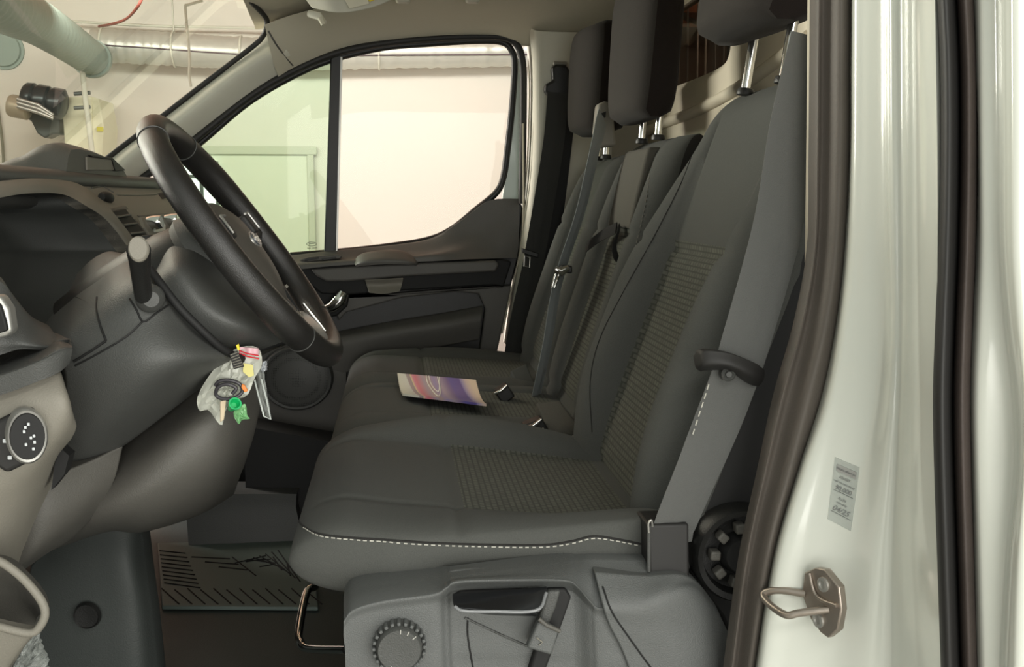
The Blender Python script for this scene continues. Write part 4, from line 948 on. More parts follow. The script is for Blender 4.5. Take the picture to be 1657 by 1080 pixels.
rings = [ii, [p+Vector((-0.05, 0, 0))+(cI-p)*0.05 for p in ii], [p+Vector((-0.12, 0, 0.0))+(cI-p)*0.12 for p in ii], [p+Vector((-0.14, 0, 0))+(cI-p)*0.25 for p in ii], [cI+Vector((-0.145, 0, 0))+(p-cI)*0.02 for p in ii]]
for r_ in rings: V += r_
for i in range(len(rings)-1):
    for k in range(n): F.append((i*n+k, i*n+(k+1) % n, (i+1)*n+(k+1) % n, (i+1)*n+k))
me = raw(V, F); fixn(me); link('instrument_bowl', me, mat('bowl_plastic', (66, 68, 66), 0.6, bump=0.4, scale=600), Q, 60)
# column shroud and knee panel
rows = [[(160, 455, 1.22), (185, 430, 1.24), (214, 415, 1.26), (248, 418, 1.28), (282, 400, 1.30)],
        [(140, 500, 1.14), (190, 465, 1.12), (235, 450, 1.12), (270, 470, 1.14), (310, 480, 1.2)],
        [(100, 560, 1.10), (180, 535, 1.08), (240, 520, 1.08), (290, 530, 1.10), (345, 540, 1.16)],
        [(108, 620, 1.10), (180, 600, 1.07), (245, 590, 1.06), (310, 580, 1.08), (375, 575, 1.14)],
        [(100, 700, 1.14), (170, 680, 1.11), (235, 650, 1.10), (300, 615, 1.12), (365, 592, 1.18)],
        [(84, 790, 1.22), (140, 755, 1.20), (200, 722, 1.20), (270, 670, 1.20), (355, 605, 1.24)]]
shr = ppatch('column_shroud', rows, M['plast'], Q, nu=40, nv=50, back=(-0.06, 0.12, 0.0), bevel=0.004)
trace('shroud_joint', shr, [(122, 592), (160, 572), (205, 545), (232, 520)], 0.0010, M['void'], Q)
trace('shroud_joint', shr, [(157, 482), (156, 500), (162, 525), (172, 552)], 0.0012, M['void'], Q)
trace('shroud_joint', shr, [(120, 585), (145, 570), (172, 552)], 0.0014, M['void'], Q)
trace('stalk_plate_edge', shr, [(210, 484), (221, 502), (232, 521), (252, 508), (272, 494)], 0.0010, M['void'], Q)

# dark sleeve between the shroud and the wheel
c0 = P(285, 500, 1.24); c1 = P(420, 440, 1.27)
ax = -wn
lathe('column_sleeve', [(0.0, -0.03), (0.055, -0.03), (0.075, -0.01), (0.084, 0.03), (0.09, 0.10), (0.088, 0.17), (0.0, 0.18)], WC-wn*0.05-wup*0.012, ax, M['black'], Q, n=48, scale=(1, 0.9), ref=wup)
rows = [[(252, 440, 1.20), (275, 400, 1.22), (305, 375, 1.27)], [(258, 452, 1.15), (295, 430, 1.15), (340, 412, 1.22)], [(290, 500, 1.13), (340, 490, 1.13), (395, 470, 1.2)], [(345, 548, 1.14), (395, 530, 1.14), (440, 512, 1.2)], [(390, 575, 1.2), (440, 560, 1.2), (480, 545, 1.24)]]
ppatch('sleeve_cover', rows, M['plast'], Q, nu=20, nv=30, back=(-0.03, 0.08, 0), bevel=0.006)
prism('column_window', [P(276, 382, 1.262), P(300, 368, 1.275), P(306, 388, 1.26), P(280, 390, 1.255)], (0, 0.01, 0), M['plast3'], Q, bevel=0.003)
ptube('shroud_gap', [(243, 436, 1.125), (262, 462, 1.11), (292, 500, 1.105), (330, 538, 1.11), (362, 566, 1.125), (392, 582, 1.15)], 0.0045, M['void'], Q, samples=30, n=8)
# indicator stalk
st = ptube('indicator_stalk', [(240, 488, 1.09), (232, 478, 1.075), (228, 450, 1.05), (226, 420, 1.03), (224, 404, 1.02)], [0.008, 0.009, 0.009, 0.0105, 0.0115], M['black'], Q, samples=0, n=24)
lathe('stalk_end', [(0.0, 0.002), (0.0085, 0.002), (0.010, 0.0), (0.010, -0.004)], P(224, 403, 1.012), Vector((0.05, -1, 0.25)), M['plast3'], st, n=28, scale=(1.25, 0.95))
lathe('stalk_ball', [(0.0, 0.014), (0.008, 0.013), (0.013, 0.006), (0.015, 0), (0.013, -0.01)], P(243, 483, 1.085), (0.3, -1, 0), M['plast'], st, n=24)

ptube('wiper_stalk', [(380, 505, 1.36), (395, 512, 1.40), (425, 514, 1.44), (450, 512, 1.50)], [0.006, 0.008, 0.008, 0.006], M['satin'], Q, n=12)
# outboard ledge, light switch panel, bottle holder
rows = [[(-60, 440, 1.06), (0, 455, 1.07), (28, 490, 1.08), (60, 528, 1.10), (92, 545, 1.11)],
        [(-60, 520, 1.03), (0, 540, 1.04), (30, 548, 1.05), (62, 556, 1.06), (94, 560, 1.08)],
        [(-60, 590, 1.03), (0, 575, 1.04), (30, 566, 1.05), (62, 566, 1.06), (94, 566, 1.08)]]
ppatch('outer_vent_panel', rows, M['plast'], Q, nu=24, nv=16, back=(-0.04, 0.1, 0), bevel=0.003)
pprism('outer_vent', [(-30, 480), (0, 478), (14, 500), (20, 538), (10, 545), (-30, 556)], 1.012, 0.02, M['satin'], Q, bevel=0.004)
pprism('outer_vent_mesh', [(-30, 488), (0, 492), (9, 520), (12, 536), (-30, 548)], 1.008, 0.02, M['void'], Q, bevel=0.002)
rows = [[(-60, 598, 1.10), (0, 583, 1.10), (60, 563, 1.10), (90, 550, 1.10), (108, 553, 1.11)],
        [(-60, 616, 1.02), (0, 603, 1.02), (60, 581, 1.02), (96, 562, 1.03), (116, 561, 1.04)],
        [(-60, 621, 1.012), (0, 608, 1.012), (60, 586, 1.012), (97, 568, 1.022), (117, 565, 1.035)],
        [(-60, 626, 1.012), (0, 613, 1.012), (60, 591, 1.012), (97, 572, 1.022), (117, 569, 1.035)],
        [(-60, 652, 1.015), (0, 640, 1.015), (60, 618, 1.015), (95, 603, 1.025), (113, 588, 1.04)]]
ppatch('side_ledge', rows, M['plast'], Q, nu=24, nv=20, back=(-0.02, 0.06, 0), bevel=0.006)
rows = [[(-80, 660, 1.03), (0, 632, 1.03), (50, 616, 1.03), (92, 604, 1.04), (100, 606, 1.06)],
        [(-80, 720, 1.02), (0, 690, 1.015), (60, 660, 1.015), (108, 650, 1.02), (118, 668, 1.05)],
        [(-80, 790, 1.02), (0, 770, 1.02), (60, 735, 1.02), (105, 700, 1.03), (122, 700, 1.06)],
        [(-80, 860, 1.04), (-10, 830, 1.04), (40, 800, 1.05), (80, 760, 1.07), (92, 742, 1.10)],
        [(-80, 930, 1.06), (-10, 925, 1.08), (30, 880, 1.10), (60, 830, 1.12), (86, 790, 1.15)],
        [(-80, 1010, 1.10), (-20, 990, 1.11), (10, 960, 1.13), (30, 920, 1.15), (60, 880, 1.2)]]
ppatch('switch_panel', rows, M['plast3'], Q, nu=26, nv=40, back=(-0.04, 0.1, 0), bevel=0.006)
# light switch
ls_ = pprism('light_switch_module', [(-22, 690), (0, 678), (30, 664), (48, 663), (58, 690), (64, 730), (48, 748), (10, 767), (-8, 755)], 1.002, 0.02, M['softblack'], Q, bevel=0.004)
dc = P(44, 706, 0.995); dn = Vector((0.45, -1, 0.05)).normalized()
lathe('dial', [(0.024, -0.02), (0.0245, 0.0), (0.0225, 0.003), (0.0205, 0.002), (0.0, 0.001)], dc, dn, M['satin'], ls_, n=40, scale=(1.1, 0.75))
lathe('dial_face', [(0.0, 0.0045), (0.0195, 0.0045), (0.0205, 0.002)], dc, dn, M['void'], ls_, n=40, scale=(1.1, 0.75))
dm = Matrix((dn.cross(Vector((0, 0, 1))).normalized()*-1, Vector((0, 0, 1)), dn)).transposed()
wm = mat('white_marking', (200, 204, 206), 0.5)
for a, b in ((46, 687), (41, 692), (39, 699), (50, 709), (42, 720), (55, 706), (56, 716), (54, 727)):
    box('dial_symbol', P(a, b, 0.988 if a < 48 else 0.992), (0.0024, 0.0012, 0.0030), wm, ls_, bevel=0.0005)
for a, b in ((8, 714), (16, 741)):
    q = P(a, b, 0.999); box('switch_symbol', q, (0.004, 0.002, 0.004), wm, ls_, bevel=0.0008)
# lower dash panel (grey-brown)
rows = [[(110, 780, 1.28), (200, 722, 1.26), (280, 664, 1.25), (350, 600, 1.27), (420, 560, 1.34)],
        [(100, 810, 1.24), (200, 770, 1.20), (290, 710, 1.19), (370, 650, 1.22), (422, 640, 1.32)],
        [(80, 850, 1.24), (190, 820, 1.19), (290, 780, 1.19), (365, 740, 1.22), (412, 700, 1.32)],
        [(70, 880, 1.28), (180, 852, 1.24), (250, 845, 1.24), (340, 812, 1.28), (390, 770, 1.36)],
        [(60, 900, 1.40), (170, 862, 1.38), (230, 862, 1.38), (320, 835, 1.40), (380, 800, 1.44)]]
ppatch('knee_panel', rows, M['plast2'], Q, nu=36, nv=36, back=(-0.03, 0.1, 0), bevel=0.004)
rows = [[(60, 780, 1.12), (100, 765, 1.14), (150, 745, 1.17), (200, 720, 1.2)], [(20, 860, 1.13), (70, 850, 1.13), (130, 820, 1.16), (180, 790, 1.2)], [(10, 930, 1.14), (50, 905, 1.14), (90, 880, 1.17), (130, 860, 1.22)], [(0, 960, 1.18), (30, 930, 1.2), (50, 915, 1.22), (70, 900, 1.26)]]
ppatch('side_panel', rows, M['plast2'], Q, nu=20, nv=26, back=(-0.04, 0.1, 0), bevel=0.004)
prism('trim_gap', [P(a, b, 1.085) for a, b in ((83, 794), (88, 752), (98, 726), (112, 738), (104, 768))], (0, 0.02, 0), M['void'], Q)
# bottle holder ring at the lower left
hr = [(-60, 900), (-10, 905), (30, 930), (62, 965), (73, 990), (66, 1012), (48, 1025), (0, 1015), (-60, 1000)]
bh = ptube('bottle_holder', [(a, b, 1.0) for a, b in hr], 0.0042, M['plast3'], Q, samples=60, n=10, closed=True)
rows = [[(a, b, 1.0) for a, b in ((-60, 905), (0, 912), (32, 936), (60, 968), (70, 992))], [(a, b, 1.06) for a, b in ((-60, 960), (0, 960), (30, 965), (52, 985), (60, 1000))], [(a, b, 1.08) for a, b in ((-60, 1000), (0, 1010), (25, 1015), (45, 1018), (56, 1018))]]
ppatch('holder_bowl', rows, M['plast2'], bh, nu=18, nv=14, back=(0, 0.02, 0))
rows = [[(a, b, 0.998) for a, b in ((-60, 1003), (0, 1018), (48, 1026), (64, 1014))], [(a, b, 1.01) for a, b in ((-60, 1060), (0, 1060), (30, 1052), (50, 1035))], [(a, b, 1.03) for a, b in ((-60, 1120), (-10, 1110), (10, 1090), (24, 1060))]]
ppatch('holder_wall', rows, M['plast3'], bh, nu=14, nv=14, back=(0, 0.02, 0))
# dark lower console with a round plug
rows = [[(50, 915, 1.46), (100, 865, 1.45), (150, 852, 1.44), (205, 852, 1.44), (232, 864, 1.46)],
        [(40, 960, 1.45), (100, 930, 1.43), (160, 920, 1.42), (210, 920, 1.42), (240, 935, 1.45)],
        [(30, 1020, 1.45), (100, 1010, 1.43), (165, 1005, 1.42), (220, 1005, 1.42), (250, 1010, 1.45)],
        [(20, 1110, 1.45), (100, 1110, 1.43), (170, 1110, 1.42), (225, 1110, 1.42), (260, 1110, 1.45)],
        [(20, 1290, 1.45), (100, 1290, 1.43), (170, 1290, 1.42), (225, 1290, 1.42), (275, 1290, 1.45)]]
ppatch('lower_console', rows, mat('console_plastic', (58, 62, 60), 0.6, bump=0.4, scale=500), Q, nu=30, nv=30, back=(0, 0.04, 0), bevel=0.006)
lathe('console_plug', [(0.0, 0.001), (0.016, 0.0), (0.0175, -0.002), (0.019, 0.004)], P(140, 998, 1.412), (0.1, 1, 0), M['black'], Q, n=32)
# crumpled clear film below the holder
fm = glass('clear_film', (0.85, 0.87, 0.86))
film = mat('clear_plastic_film', (200, 205, 200), 0.15); film.node_tree.nodes['Principled BSDF'].inputs['Alpha'].default_value = 0.25
def crumple(name, px, Y, amp, m, label=None, cat=None, parent=None, n=18, back=0.004):
    """wrinkled sheet bounded by 4 corners"""
    a, b, c, d = [P(x, y, Y+dy) for x, y, dy in px]
    G = []
    for i in range(n):
        row = []
        for j in range(n):
            u, v = j/(n-1), i/(n-1); p = (a*(1-u)+b*u)*(1-v)+(d*(1-u)+c*u)*v
            w = math.sin(math.pi*u)*math.sin(math.pi*v)
            p = p+Vector((random.uniform(-1, 1)*amp*.25, (random.uniform(-1, 1)*0.5+math.sin(u*9+v*7)*0.5-1.2*w)*amp, random.uniform(-1, 1)*amp*.25)); row.append(p)
        G.append(row)
    o = grid_solid(name, G, m, parent, back=(0, back, 0), smooth=25)
    if label: tag(o, label, cat)
    return o
crumple('plastic_film', [(30, 1040, 0), (62, 1025, 0), (78, 1085, 0), (20, 1100, 0)], 1.08, 0.008, film, 'crumpled clear plastic film below the bottle holder at lower left', 'plastic film')

# hanging zip bag with contents
BY = 1.16
zip_m = mat('cloudy_plastic', (222, 224, 212), 0.14, var=0.1, vscale=40); zip_m.node_tree.nodes['Principled BSDF'].inputs['Alpha'].default_value = 0.55
t = empty('zip_bag', P(390, 565, BY), 'cloudy zip-lock bag of small items hanging from the steering column', 'bag')
def bagmesh(px, Y, amp, nm, m, parent, depth):
    """pillow-shaped bag from an outline"""
    pts = cr([P(a, b, Y) for a, b in px], 40, True); c = sum(pts, Vector())/40; V = []; F = []; NR_ = 10
    for s in (-1, 1):
        for i in range(NR_+1):
            f = i/NR_
            for k, p in enumerate(pts):
                q = c+(p-c)*f; h = (1-f**2.2)*depth
                q = q+Vector((random.uniform(-1, 1), 0, random.uniform(-1, 1)))*amp*0.35*(0 < i < NR_)+Vector((0, s*h+amp*(random.uniform(-1, 1)*.6+.6*math.sin(k*1.7+i)) * (i > 0), 0)); V.append(q)
    n = 40; off = (NR_+1)*n
    for s in (0, 1):
        for i in range(NR_):
            for k in range(n):
                q = (s*off+i*n+k, s*off+i*n+(k+1) % n, s*off+(i+1)*n+(k+1) % n, s*off+(i+1)*n+k); F.append(q if s else tuple(reversed(q)))
    me = raw(V, F); return link(nm, me, m, parent, 30)
bagmesh([(388, 562), (418, 564), (424, 590), (412, 612), (400, 640), (375, 650), (362, 672), (358, 689), (338, 665), (322, 664), (320, 642), (336, 612), (362, 580)], BY, 0.0028, 'pouch', zip_m, t, 0.010)
G = [[P(388+30*j/9, 562+11*i/3+0.25*j, BY-.004+.002*math.sin(j)) for j in range(10)] for i in range(4)]
grid_solid('zip_top', G, mat('pink_zip_strip', (222, 178, 186), 0.4), t, back=(0, 0.004, 0))
for dy in (4, 9): ptube('zip_line', [(387, 564+dy*0.9, BY-.007), (400, 569+dy*0.9, BY-.007), (419, 572+dy, BY-.007)], 0.0008, mat('red_zip_line', (210, 50, 60), 0.5), t, n=5)
tag(pprism('yellow_paper', [(394, 588), (409, 591), (411, 608), (403, 611), (393, 602)], BY-.012, 0.001, mat('yellow_paper', (212, 204, 130), 0.6)), 'yellow paper slip inside the hanging zip bag', 'paper')
cm = empty('black_comb', P(382, 575, BY-.02), 'small black comb-like tag with yellow tab in front of the zip bag', 'comb')
pprism('comb_body', [(371, 574), (384, 568), (395, 594), (378, 598)], BY-.036, 0.002, M['softblack'], cm, bevel=0.0006)
for k in range(6): ptube('tooth', [(373+1.0*k*1.2, 575+4.0*k, BY-.0375), (385+1.6*k, 570+4.2*k, BY-.0375)], 0.0005, M['plast3'], cm, n=4)
pprism('yellow_tab', [(382, 559), (386, 557), (388, 566), (385, 568)], BY-.036, 0.003, mat('yellow_plastic', (226, 204, 40), 0.4), cm)
gc = empty('green_stopper', P(380, 655, BY-.012), 'bright green round plastic cap at the bottom of the zip bag', 'cap')
gm_ = mat('green_plastic', (20, 170, 96), 0.35)
ax_ = (P(386, 648, 0.0+BY-.03)-P(372, 664, BY)).normalized()
lathe('cap_body', [(0.004, -0.014), (0.005, -0.006), (0.007, 0.0), (0.0072, 0.004), (0.0055, 0.004), (0.003, -0.002)], P(379, 655, BY-.018), ax_, gm_, gc, n=24)
tag(ptube('cable_coil', [(348, 624, BY-.012), (356, 617, BY-.014), (372, 616, BY-.014), (388, 622, BY-.014), (392, 634, BY-.013), (380, 644, BY-.014), (362, 646, BY-.014), (350, 640, BY-.013), (352, 628, BY-.017), (366, 622, BY-.019), (382, 628, BY-.019), (376, 638, BY-.019)], 0.0022, mat('dark_cable_jacket', (60, 58, 62), 0.25), samples=70, n=8), 'coiled dark cable inside the hanging zip bag', 'cable')
tag(pprism('orange_clip', [(391, 622), (396, 624), (401, 633), (396, 636), (390, 628)], BY-.018, 0.004, mat('orange_plastic', (226, 132, 60), 0.4), bevel=0.001), 'small orange clip at the right of the cable coil', 'clip')
tag(pprism('wooden_stick', [(356, 650), (366, 648), (362, 680), (356, 684)], BY-.016, 0.003, mat('pale_wood_stick', (206, 188, 160), 0.7), bevel=0.001), 'short pale wooden stick at the bottom tip of the zip bag', 'stick')
gt = bagmesh([(378, 668), (396, 654), (400, 672), (404, 678), (392, 680), (386, 686)], BY-.006, 0.0008, 'green_wrapper', mat('pale_green_plastic', (120, 176, 120), 0.3), None, 0.003); tag(gt, 'pale green wrapper hanging below the green cap', 'wrapper')
cs = empty('clear_sleeve', P(425, 620, BY+.02), 'clear narrow plastic sleeve hanging right of the zip bag', 'sleeve')
crumple('sleeve_sheet', [(411, 592, 0), (425, 590, 0), (438, 678, 0), (426, 674, 0)], BY+.02, 0.003, film, parent=cs, n=12)
ptube('sleeve_edge', [(412, 615, BY+.012), (418, 640, BY+.012), (427, 674, BY+.012), (438, 679, BY+.012), (432, 650, BY+.012), (423, 614, BY+.012)], 0.0009, mat('film_edge', (190, 196, 192), 0.2), cs, n=5)
crumple('sleeve_knot', [(422, 588, 0), (431, 584, 0), (432, 600, 0), (423, 604, 0)], BY+.015, 0.005, mat('bright_film', (196, 200, 204), 0.15), parent=cs, n=8)

# ------------------------------------------------------------------ floor mat and footwell
fz = 0.602
def mat_mesh():
    a, b, c, d = PZ(255, 884, fz), PZ(505, 880, fz), PZ(515, 990, fz), PZ(262, 988, fz)
    return a, b, c, d
a, b, c, d = mat_mesh()
t = empty('floor_mat', (-0.3, 2.0, fz), 'dark ribbed rubber floor mat in front of the bench', 'floor mat')
prism('mat_sheet', [a, b, c, d], (0, 0, 0.008), M['matr'], t, bevel=0.003)
gz = fz+0.0085
V = []; F = []
def groove(p, q, r=0.0016):
    global V, F
    v, f = tube_geo([PZ(*p, gz), PZ(*q, gz)], r, 4, flat=1); k = len(V); V += v; F += [tuple(x+k for x in ff) for ff in f]
for k in range(9): groove((258+k*1.0, 892+k*6.5), (300+k*3, 896+k*7))
for k in range(9): groove((310+k*22, 902+(k % 3)*8), (372+k*14, 905+(k % 4)*9))
for k in range(12): groove((262+k*21, 953+(k % 2)*2), (290+k*21, 978))
for k in range(8): groove((380+k*10, 912-k*3), (430+k*8, 900+k*6))
link('mat_ribs', raw(V, F), M['groove'], t, 0)
struct(ppatch('trim_9', [[(300, 800, 2.2), (480, 800, 2.2)], [(302, 840, 2.2), (480, 830, 2.2)], [(306, 892, 2.18), (500, 892, 2.18)]], M['plast'], nu=4, nv=6, back=(0, 0.1, 0)))
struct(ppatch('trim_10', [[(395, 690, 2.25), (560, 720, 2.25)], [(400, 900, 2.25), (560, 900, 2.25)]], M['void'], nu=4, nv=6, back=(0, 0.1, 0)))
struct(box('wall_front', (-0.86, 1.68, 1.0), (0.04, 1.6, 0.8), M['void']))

# ------------------------------------------------------------------ headliner fittings
t = empty('sun_visor', P(560, 5, 2.1), 'folded beige sun visor with warning label at the top of the windscreen', 'sun visor')
rows = [[(488, -30, 2.12), (540, -40, 2.1), (660, -60, 2.1)], [(490, -8, 2.12), (545, -10, 2.08), (655, -30, 2.08)], [(505, 14, 2.13), (550, 22, 2.10), (600, 14, 2.10), (640, -2, 2.1)]]
ppatch('visor_board', rows, M['pillar'], t, nu=20, nv=12, back=(0, 0.015, 0.012), bevel=0.005)
pprism('warning_label', [(553, -8), (592, -14), (597, 6), (566, 14)], 2.078, 0.002, mat('visor_label', (214, 210, 190), 0.7), t)
pprism('label_symbol', [(592, -6), (602, -8), (606, 0), (598, 3)], 2.078, 0.002, mat('label_yellow', (220, 200, 60), 0.7), t)
ptube('visor_hinge', [(500, 22, 2.13), (516, 26, 2.12), (526, 38, 2.12)], [0.007, 0.008, 0.005], M['pillar'], t, n=10)
ptube('visor_clip', [(518, 28, 2.11), (524, 40, 2.11)], 0.0055, mat('pale_clip', (196, 192, 172), 0.5), t, n=10)
t = empty('grab_handle', P(705, -20, 2.2), 'beige grab handle on the headliner above the passenger window', 'handle')
for a in (652, 765): box('handle_foot', P(a, -3, 2.22), (0.03, 0.03, 0.02), mat('handle_foot_grey', (196, 192, 178), 0.5), t, bevel=0.006)
ptube('handle_bar', [(652, -10, 2.2), (670, -28, 2.17), (750, -28, 2.17), (765, -10, 2.2)], 0.008, M['pillar'], t, samples=20, n=12)

# ------------------------------------------------------------------ near B-pillar
def col(pts, Y): return [P(a, b, Y) for a, b in pts]
ys = [-60, 100, 250, 400, 520, 640, 760, 900, 1080, 1200]
def xs(tab): return [lerp_lin([(y, x) for y, x in tab], y) for y in ys]
cols = [([(-60, 1311), (250, 1308), (420, 1305), (500, 1290), (620, 1255), (760, 1225), (900, 1195), (1080, 1170), (1200, 1155)], 0.955),
        ([(-60, 1325), (250, 1322), (420, 1318), (500, 1304), (620, 1270), (760, 1238), (900, 1208), (1080, 1184), (1200, 1168)], 0.935),
        ([(-60, 1335), (250, 1332), (420, 1326), (500, 1314), (620, 1284), (760, 1250), (900, 1218), (1080, 1194), (1200, 1180)], 0.940),
        ([(-60, 1360), (250, 1357), (420, 1350), (500, 1340), (620, 1312), (760, 1276), (900, 1240), (1080, 1212), (1200, 1198)], 0.918),
        ([(-60, 1378), (250, 1376), (330, 1372), (420, 1366), (500, 1358), (640, 1330), (760, 1292), (900, 1252), (1080, 1222), (1200, 1208)], 0.925)]
rows = [[P(x, y, Y) for x, y in zip(xs(tab), ys)] for tab, Y in cols]
struct(patch('trim_11', rows, M['rubber'], nu=60, nv=24, back=(0.01, 0.02, 0)))
cols2 = [([(-60, 1376), (250, 1374), (330, 1370), (420, 1364), (500, 1356), (640, 1328), (760, 1290), (900, 1250), (1080, 1220), (1200, 1206)], 0.93),
         ([(-60, 1382), (250, 1380), (330, 1378), (420, 1374), (500, 1366), (640, 1340), (760, 1302), (900, 1262), (1080, 1232), (1200, 1216)], 0.905),
         ([(-60, 1400), (330, 1398), (500, 1388), (640, 1366), (760, 1340), (900, 1305), (1080, 1275), (1200, 1260)], 0.895),
         ([(-60, 1430), (330, 1430), (500, 1432), (640, 1420), (760, 1395), (900, 1370), (1080, 1345), (1200, 1330)], 0.88),
         ([(-60, 1440), (330, 1442), (500, 1446), (640, 1440), (760, 1430), (900, 1415), (1080, 1400), (1200, 1390)], 0.86),
         ([(-60, 1462), (330, 1464), (500, 1464), (640, 1460), (760, 1455), (900, 1448), (1080, 1445), (1200, 1440)], 0.85),
         ([(-60, 1480), (330, 1484), (500, 1484), (640, 1482), (760, 1480), (900, 1482), (1080, 1490), (1200, 1495)], 0.80),
         ([(-60, 1512), (330, 1518), (500, 1516), (640, 1512), (760, 1514), (900, 1518), (1080, 1524), (1200, 1526)], 0.765)]
rows = [[P(x, y, Y) for x, y in zip(xs(tab), ys)] for tab, Y in cols2]
JAMB = struct(patch('trim_12', rows, M['white'], nu=70, nv=60, back=(0.02, 0.01, 0)))
sealx = [(-60, 1510), (100, 1518), (250, 1519), (450, 1515), (600, 1507), (800, 1510), (950, 1516), (1080, 1520), (1200, 1524)]
cols3 = [(sealx, 0.775, 0), (sealx, 0.757, 6), (sealx, 0.750, 18), (sealx, 0.757, 30), (sealx, 0.768, 36)]
rows = [[P(x+dx, y, Y) for x, y in zip(xs(tab), ys)] for tab, Y, dx in cols3]
struct(patch('trim_13', rows, M['softblack'], nu=60, nv=24, back=(0.01, 0.02, 0)))
cols3 = [(sealx, 0.768, 34), (sealx, 0.752, 40), (sealx, 0.745, 50), (sealx, 0.752, 60), (sealx, 0.765, 66)]
rows = [[P(x+dx-(0 if y < 500 else 0), y, Y) for x, y in zip(xs(tab), ys)] for tab, Y, dx in cols3]
struct(patch('trim_14', rows, M['rubber2'], nu=60, nv=24, back=(0.01, 0.02, 0)))
cols4 = [([(-60, 1572), (300, 1582), (450, 1578), (600, 1568), (800, 1572), (1200, 1580)], 0.76),
         ([(-60, 1585), (450, 1590), (600, 1584), (800, 1586), (1200, 1594)], 0.745),
         ([(-60, 1612), (450, 1618), (600, 1632), (700, 1642), (860, 1634), (950, 1620), (1200, 1618)], 0.735),
         ([(-60, 1630), (450, 1632), (600, 1648), (700, 1658), (860, 1646), (950, 1634), (1200, 1634)], 0.715),
         ([(-60, 1660), (450, 1664), (600, 1675), (860, 1670), (1200, 1664)], 0.705),
         ([(-60, 1800), (450, 1800), (600, 1800), (860, 1800), (1200, 1800)], 0.70)]
rows = [[P(x, y, Y) for x, y in zip(xs(tab), ys)] for tab, Y in cols4]
struct(patch('trim_15', rows, M['white'], nu=60, nv=40, back=(0.01, 0.02, 0)))
# inner pillar trim: pale edge above, dark below
rows = [[P(1307, -60, .97), P(1305, 200, .97), P(1302, 425, .97)], [P(1312, -60, .955), P(1310, 200, .955), P(1306, 425, .955)]]
struct(patch('trim_16', rows, mat('pale_edge_trim', (196, 188, 170), 0.6), nu=12, nv=3, back=(0.01, 0.02, 0)))
struct(prism('wall_near', [(0.43, 1.0, 0.5), (0.64, 1.0, 0.5), (0.64, 1.0, 1.3), (0.50, 1.0, 1.3), (0.47, 1.0, 1.1)], (0, 0.02, 0), M['void']))

# near side of the cab beyond the door opening: hinge pillar, windscreen pillar and roof rail
struct(box('trim_17', (-0.74, 0.93, 0.95), (0.36, 0.06, 0.90), M['white'], bevel=0.015))
struct(tube('trim_18', [(-0.88, 0.93, 1.33), (-0.60, 0.935, 1.54), (-0.31, 0.94, 1.76), (-0.12, 0.93, 1.80), (0.2, 0.92, 1.80), (0.5, 0.90, 1.78)], 0.045, M['white'], n=16, samples=40))
struct(box('trim_19', (-0.1, 0.84, 0.55), (1.0, 0.16, 0.10), M['white'], bevel=0.02))
# striker
def JP(px, py, off=0.0):
    """point on the jamb near the striker (plane fitted to the jamb)"""
    n_ = Vector((1, 0.32, 0)).normalized(); p0 = P(1340, 970, 0.868)
    d = ray(px, py); t_ = (p0-Vector((0, 0, CZ))).dot(n_)/d.dot(n_); return Vector((0, 0, CZ))+d*t_-n_*off
jn = -Vector((1, 0.32, 0)).normalized()
t = empty('door_striker', JP(1340, 975), 'grey steel door striker with bent loop bolted to the white pillar', 'striker')
pl = [(1312, 925), (1330, 917), (1345, 920), (1368, 948), (1372, 985), (1366, 1018), (1350, 1031), (1338, 1022), (1322, 1000), (1308, 960)]
prism('striker_plate', [JP(a, b, .008) for a, b in pl], -jn*0.008, M['steel'], t, bevel=0.0015)
tube('plate_ridge', [JP(1322, 926, .009), JP(1330, 955, .0095), (JP(1342, 968, .0095)), JP(1366, 978, .009)], 0.0018, M['steel'], t, n=8, samples=16)
tube('striker_loop', [JP(1312, 960, .006), JP(1290, 950, .022), JP(1276, 954, .030), JP(1290, 968, .034), JP(1318, 986, .034), JP(1330, 985, .026), JP(1350, 985, .006)], 0.0036, M['steel'], t, n=14, samples=60)
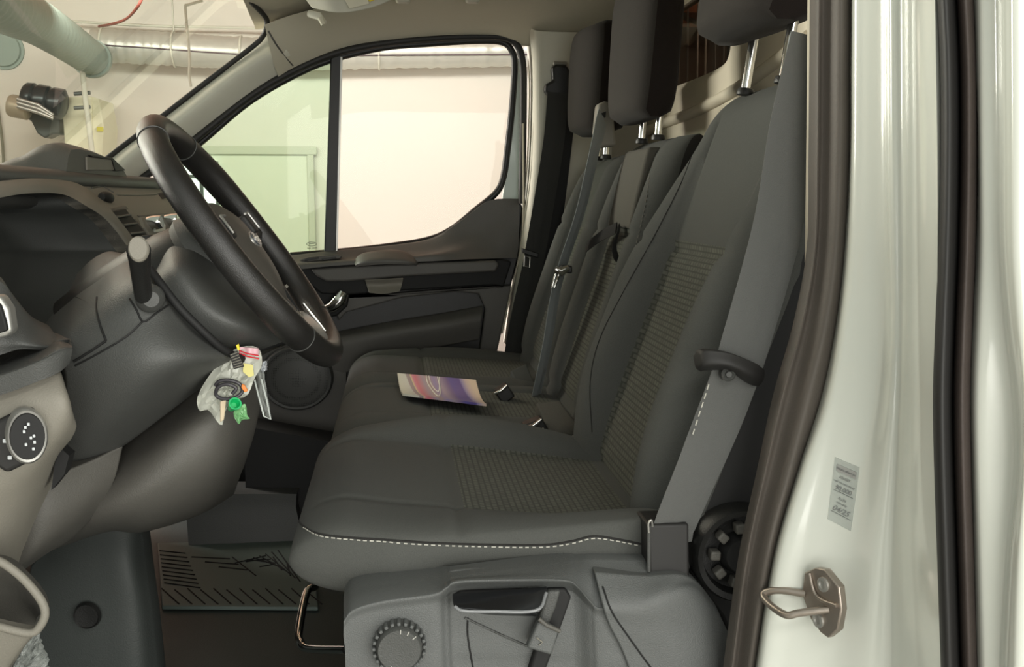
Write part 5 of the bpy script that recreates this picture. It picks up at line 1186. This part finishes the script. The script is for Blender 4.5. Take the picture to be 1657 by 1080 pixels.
for a, b in ((1344, 944), (1336, 1002)):
    s_ = lathe('screw', [(0.007, 0), (0.0068, 0.002), (0.004, 0.0025), (0.0035, 0.0008), (0.0, 0.0008)], JP(a, b, .008), jn, M['satin'], t, n=24)
# service sticker
sticker_m = mat('clear_label', (196, 202, 196), 0.4); sticker_m.node_tree.nodes['Principled BSDF'].inputs['Alpha'].default_value = 0.38
def SP(u, v, off=0.0006):
    A, B_, C_, D_ = (1351, 740), (1391, 757), (1377, 860), (1339, 840)
    px = (A[0]*(1-u)+B_[0]*u)*(1-v)+(D_[0]*(1-u)+C_[0]*u)*v; py = (A[1]*(1-u)+B_[1]*u)*(1-v)+(D_[1]*(1-u)+C_[1]*u)*v
    return on(JAMB, px, py, off)
G = [[SP(j/8, i/12) for j in range(9)] for i in range(13)]
sk = grid_solid('service_sticker', G, sticker_m, None, back=(0.0004, 0.0004, 0)); tag(sk, 'small pale service sticker on the white pillar above the striker', 'sticker')
def stext(s, v, size, m, u=0.5, shear=0.0):
    a = SP(u-.2, v, .0014); b = SP(u+.2, v, .0014); up_ = SP(u, v-.1, .0014)-SP(u, v+.1, .0014)
    x = (b-a).normalized(); z_ = x.cross(up_).normalized(); y = z_.cross(x)
    rmx = Matrix((x, y, z_)).transposed()
    o = text(s, (a+b)/2, size, rmx, m, None, 'printed_text', ext=0.0001, shear=shear)
    o.parent = sk; return o
ink = mat('grey_ink', (112, 114, 114), 0.7)
G = [[SP(0.12+.8*j/4, 0.09+0.11*i/3, .0009) for j in range(5)] for i in range(4)]
o = grid_solid('heading_bar', G, mat('grey_bar', (150, 150, 146), 0.6), None, back=(0.0003, 0.0003, 0)); o.parent = sk
stext('Næste eftersyn', 0.145, 0.0030, ink); stext('SENEST', 0.27, 0.0032, ink); stext('ved kilometerstand', 0.35, 0.0025, ink); stext('90.000', 0.445, 0.0058, ink)
stext('ELLER', 0.60, 0.003, ink); stext('måned/år', 0.67, 0.0027, ink); stext('04/25', 0.775, 0.0070, ink, shear=0.2)
for v in (0.50, 0.84):
    o = tube('ruled_line', [SP(0.1, v, .0012), SP(0.92, v, .0012)], 0.00025, ink, None, n=4); o.parent = sk
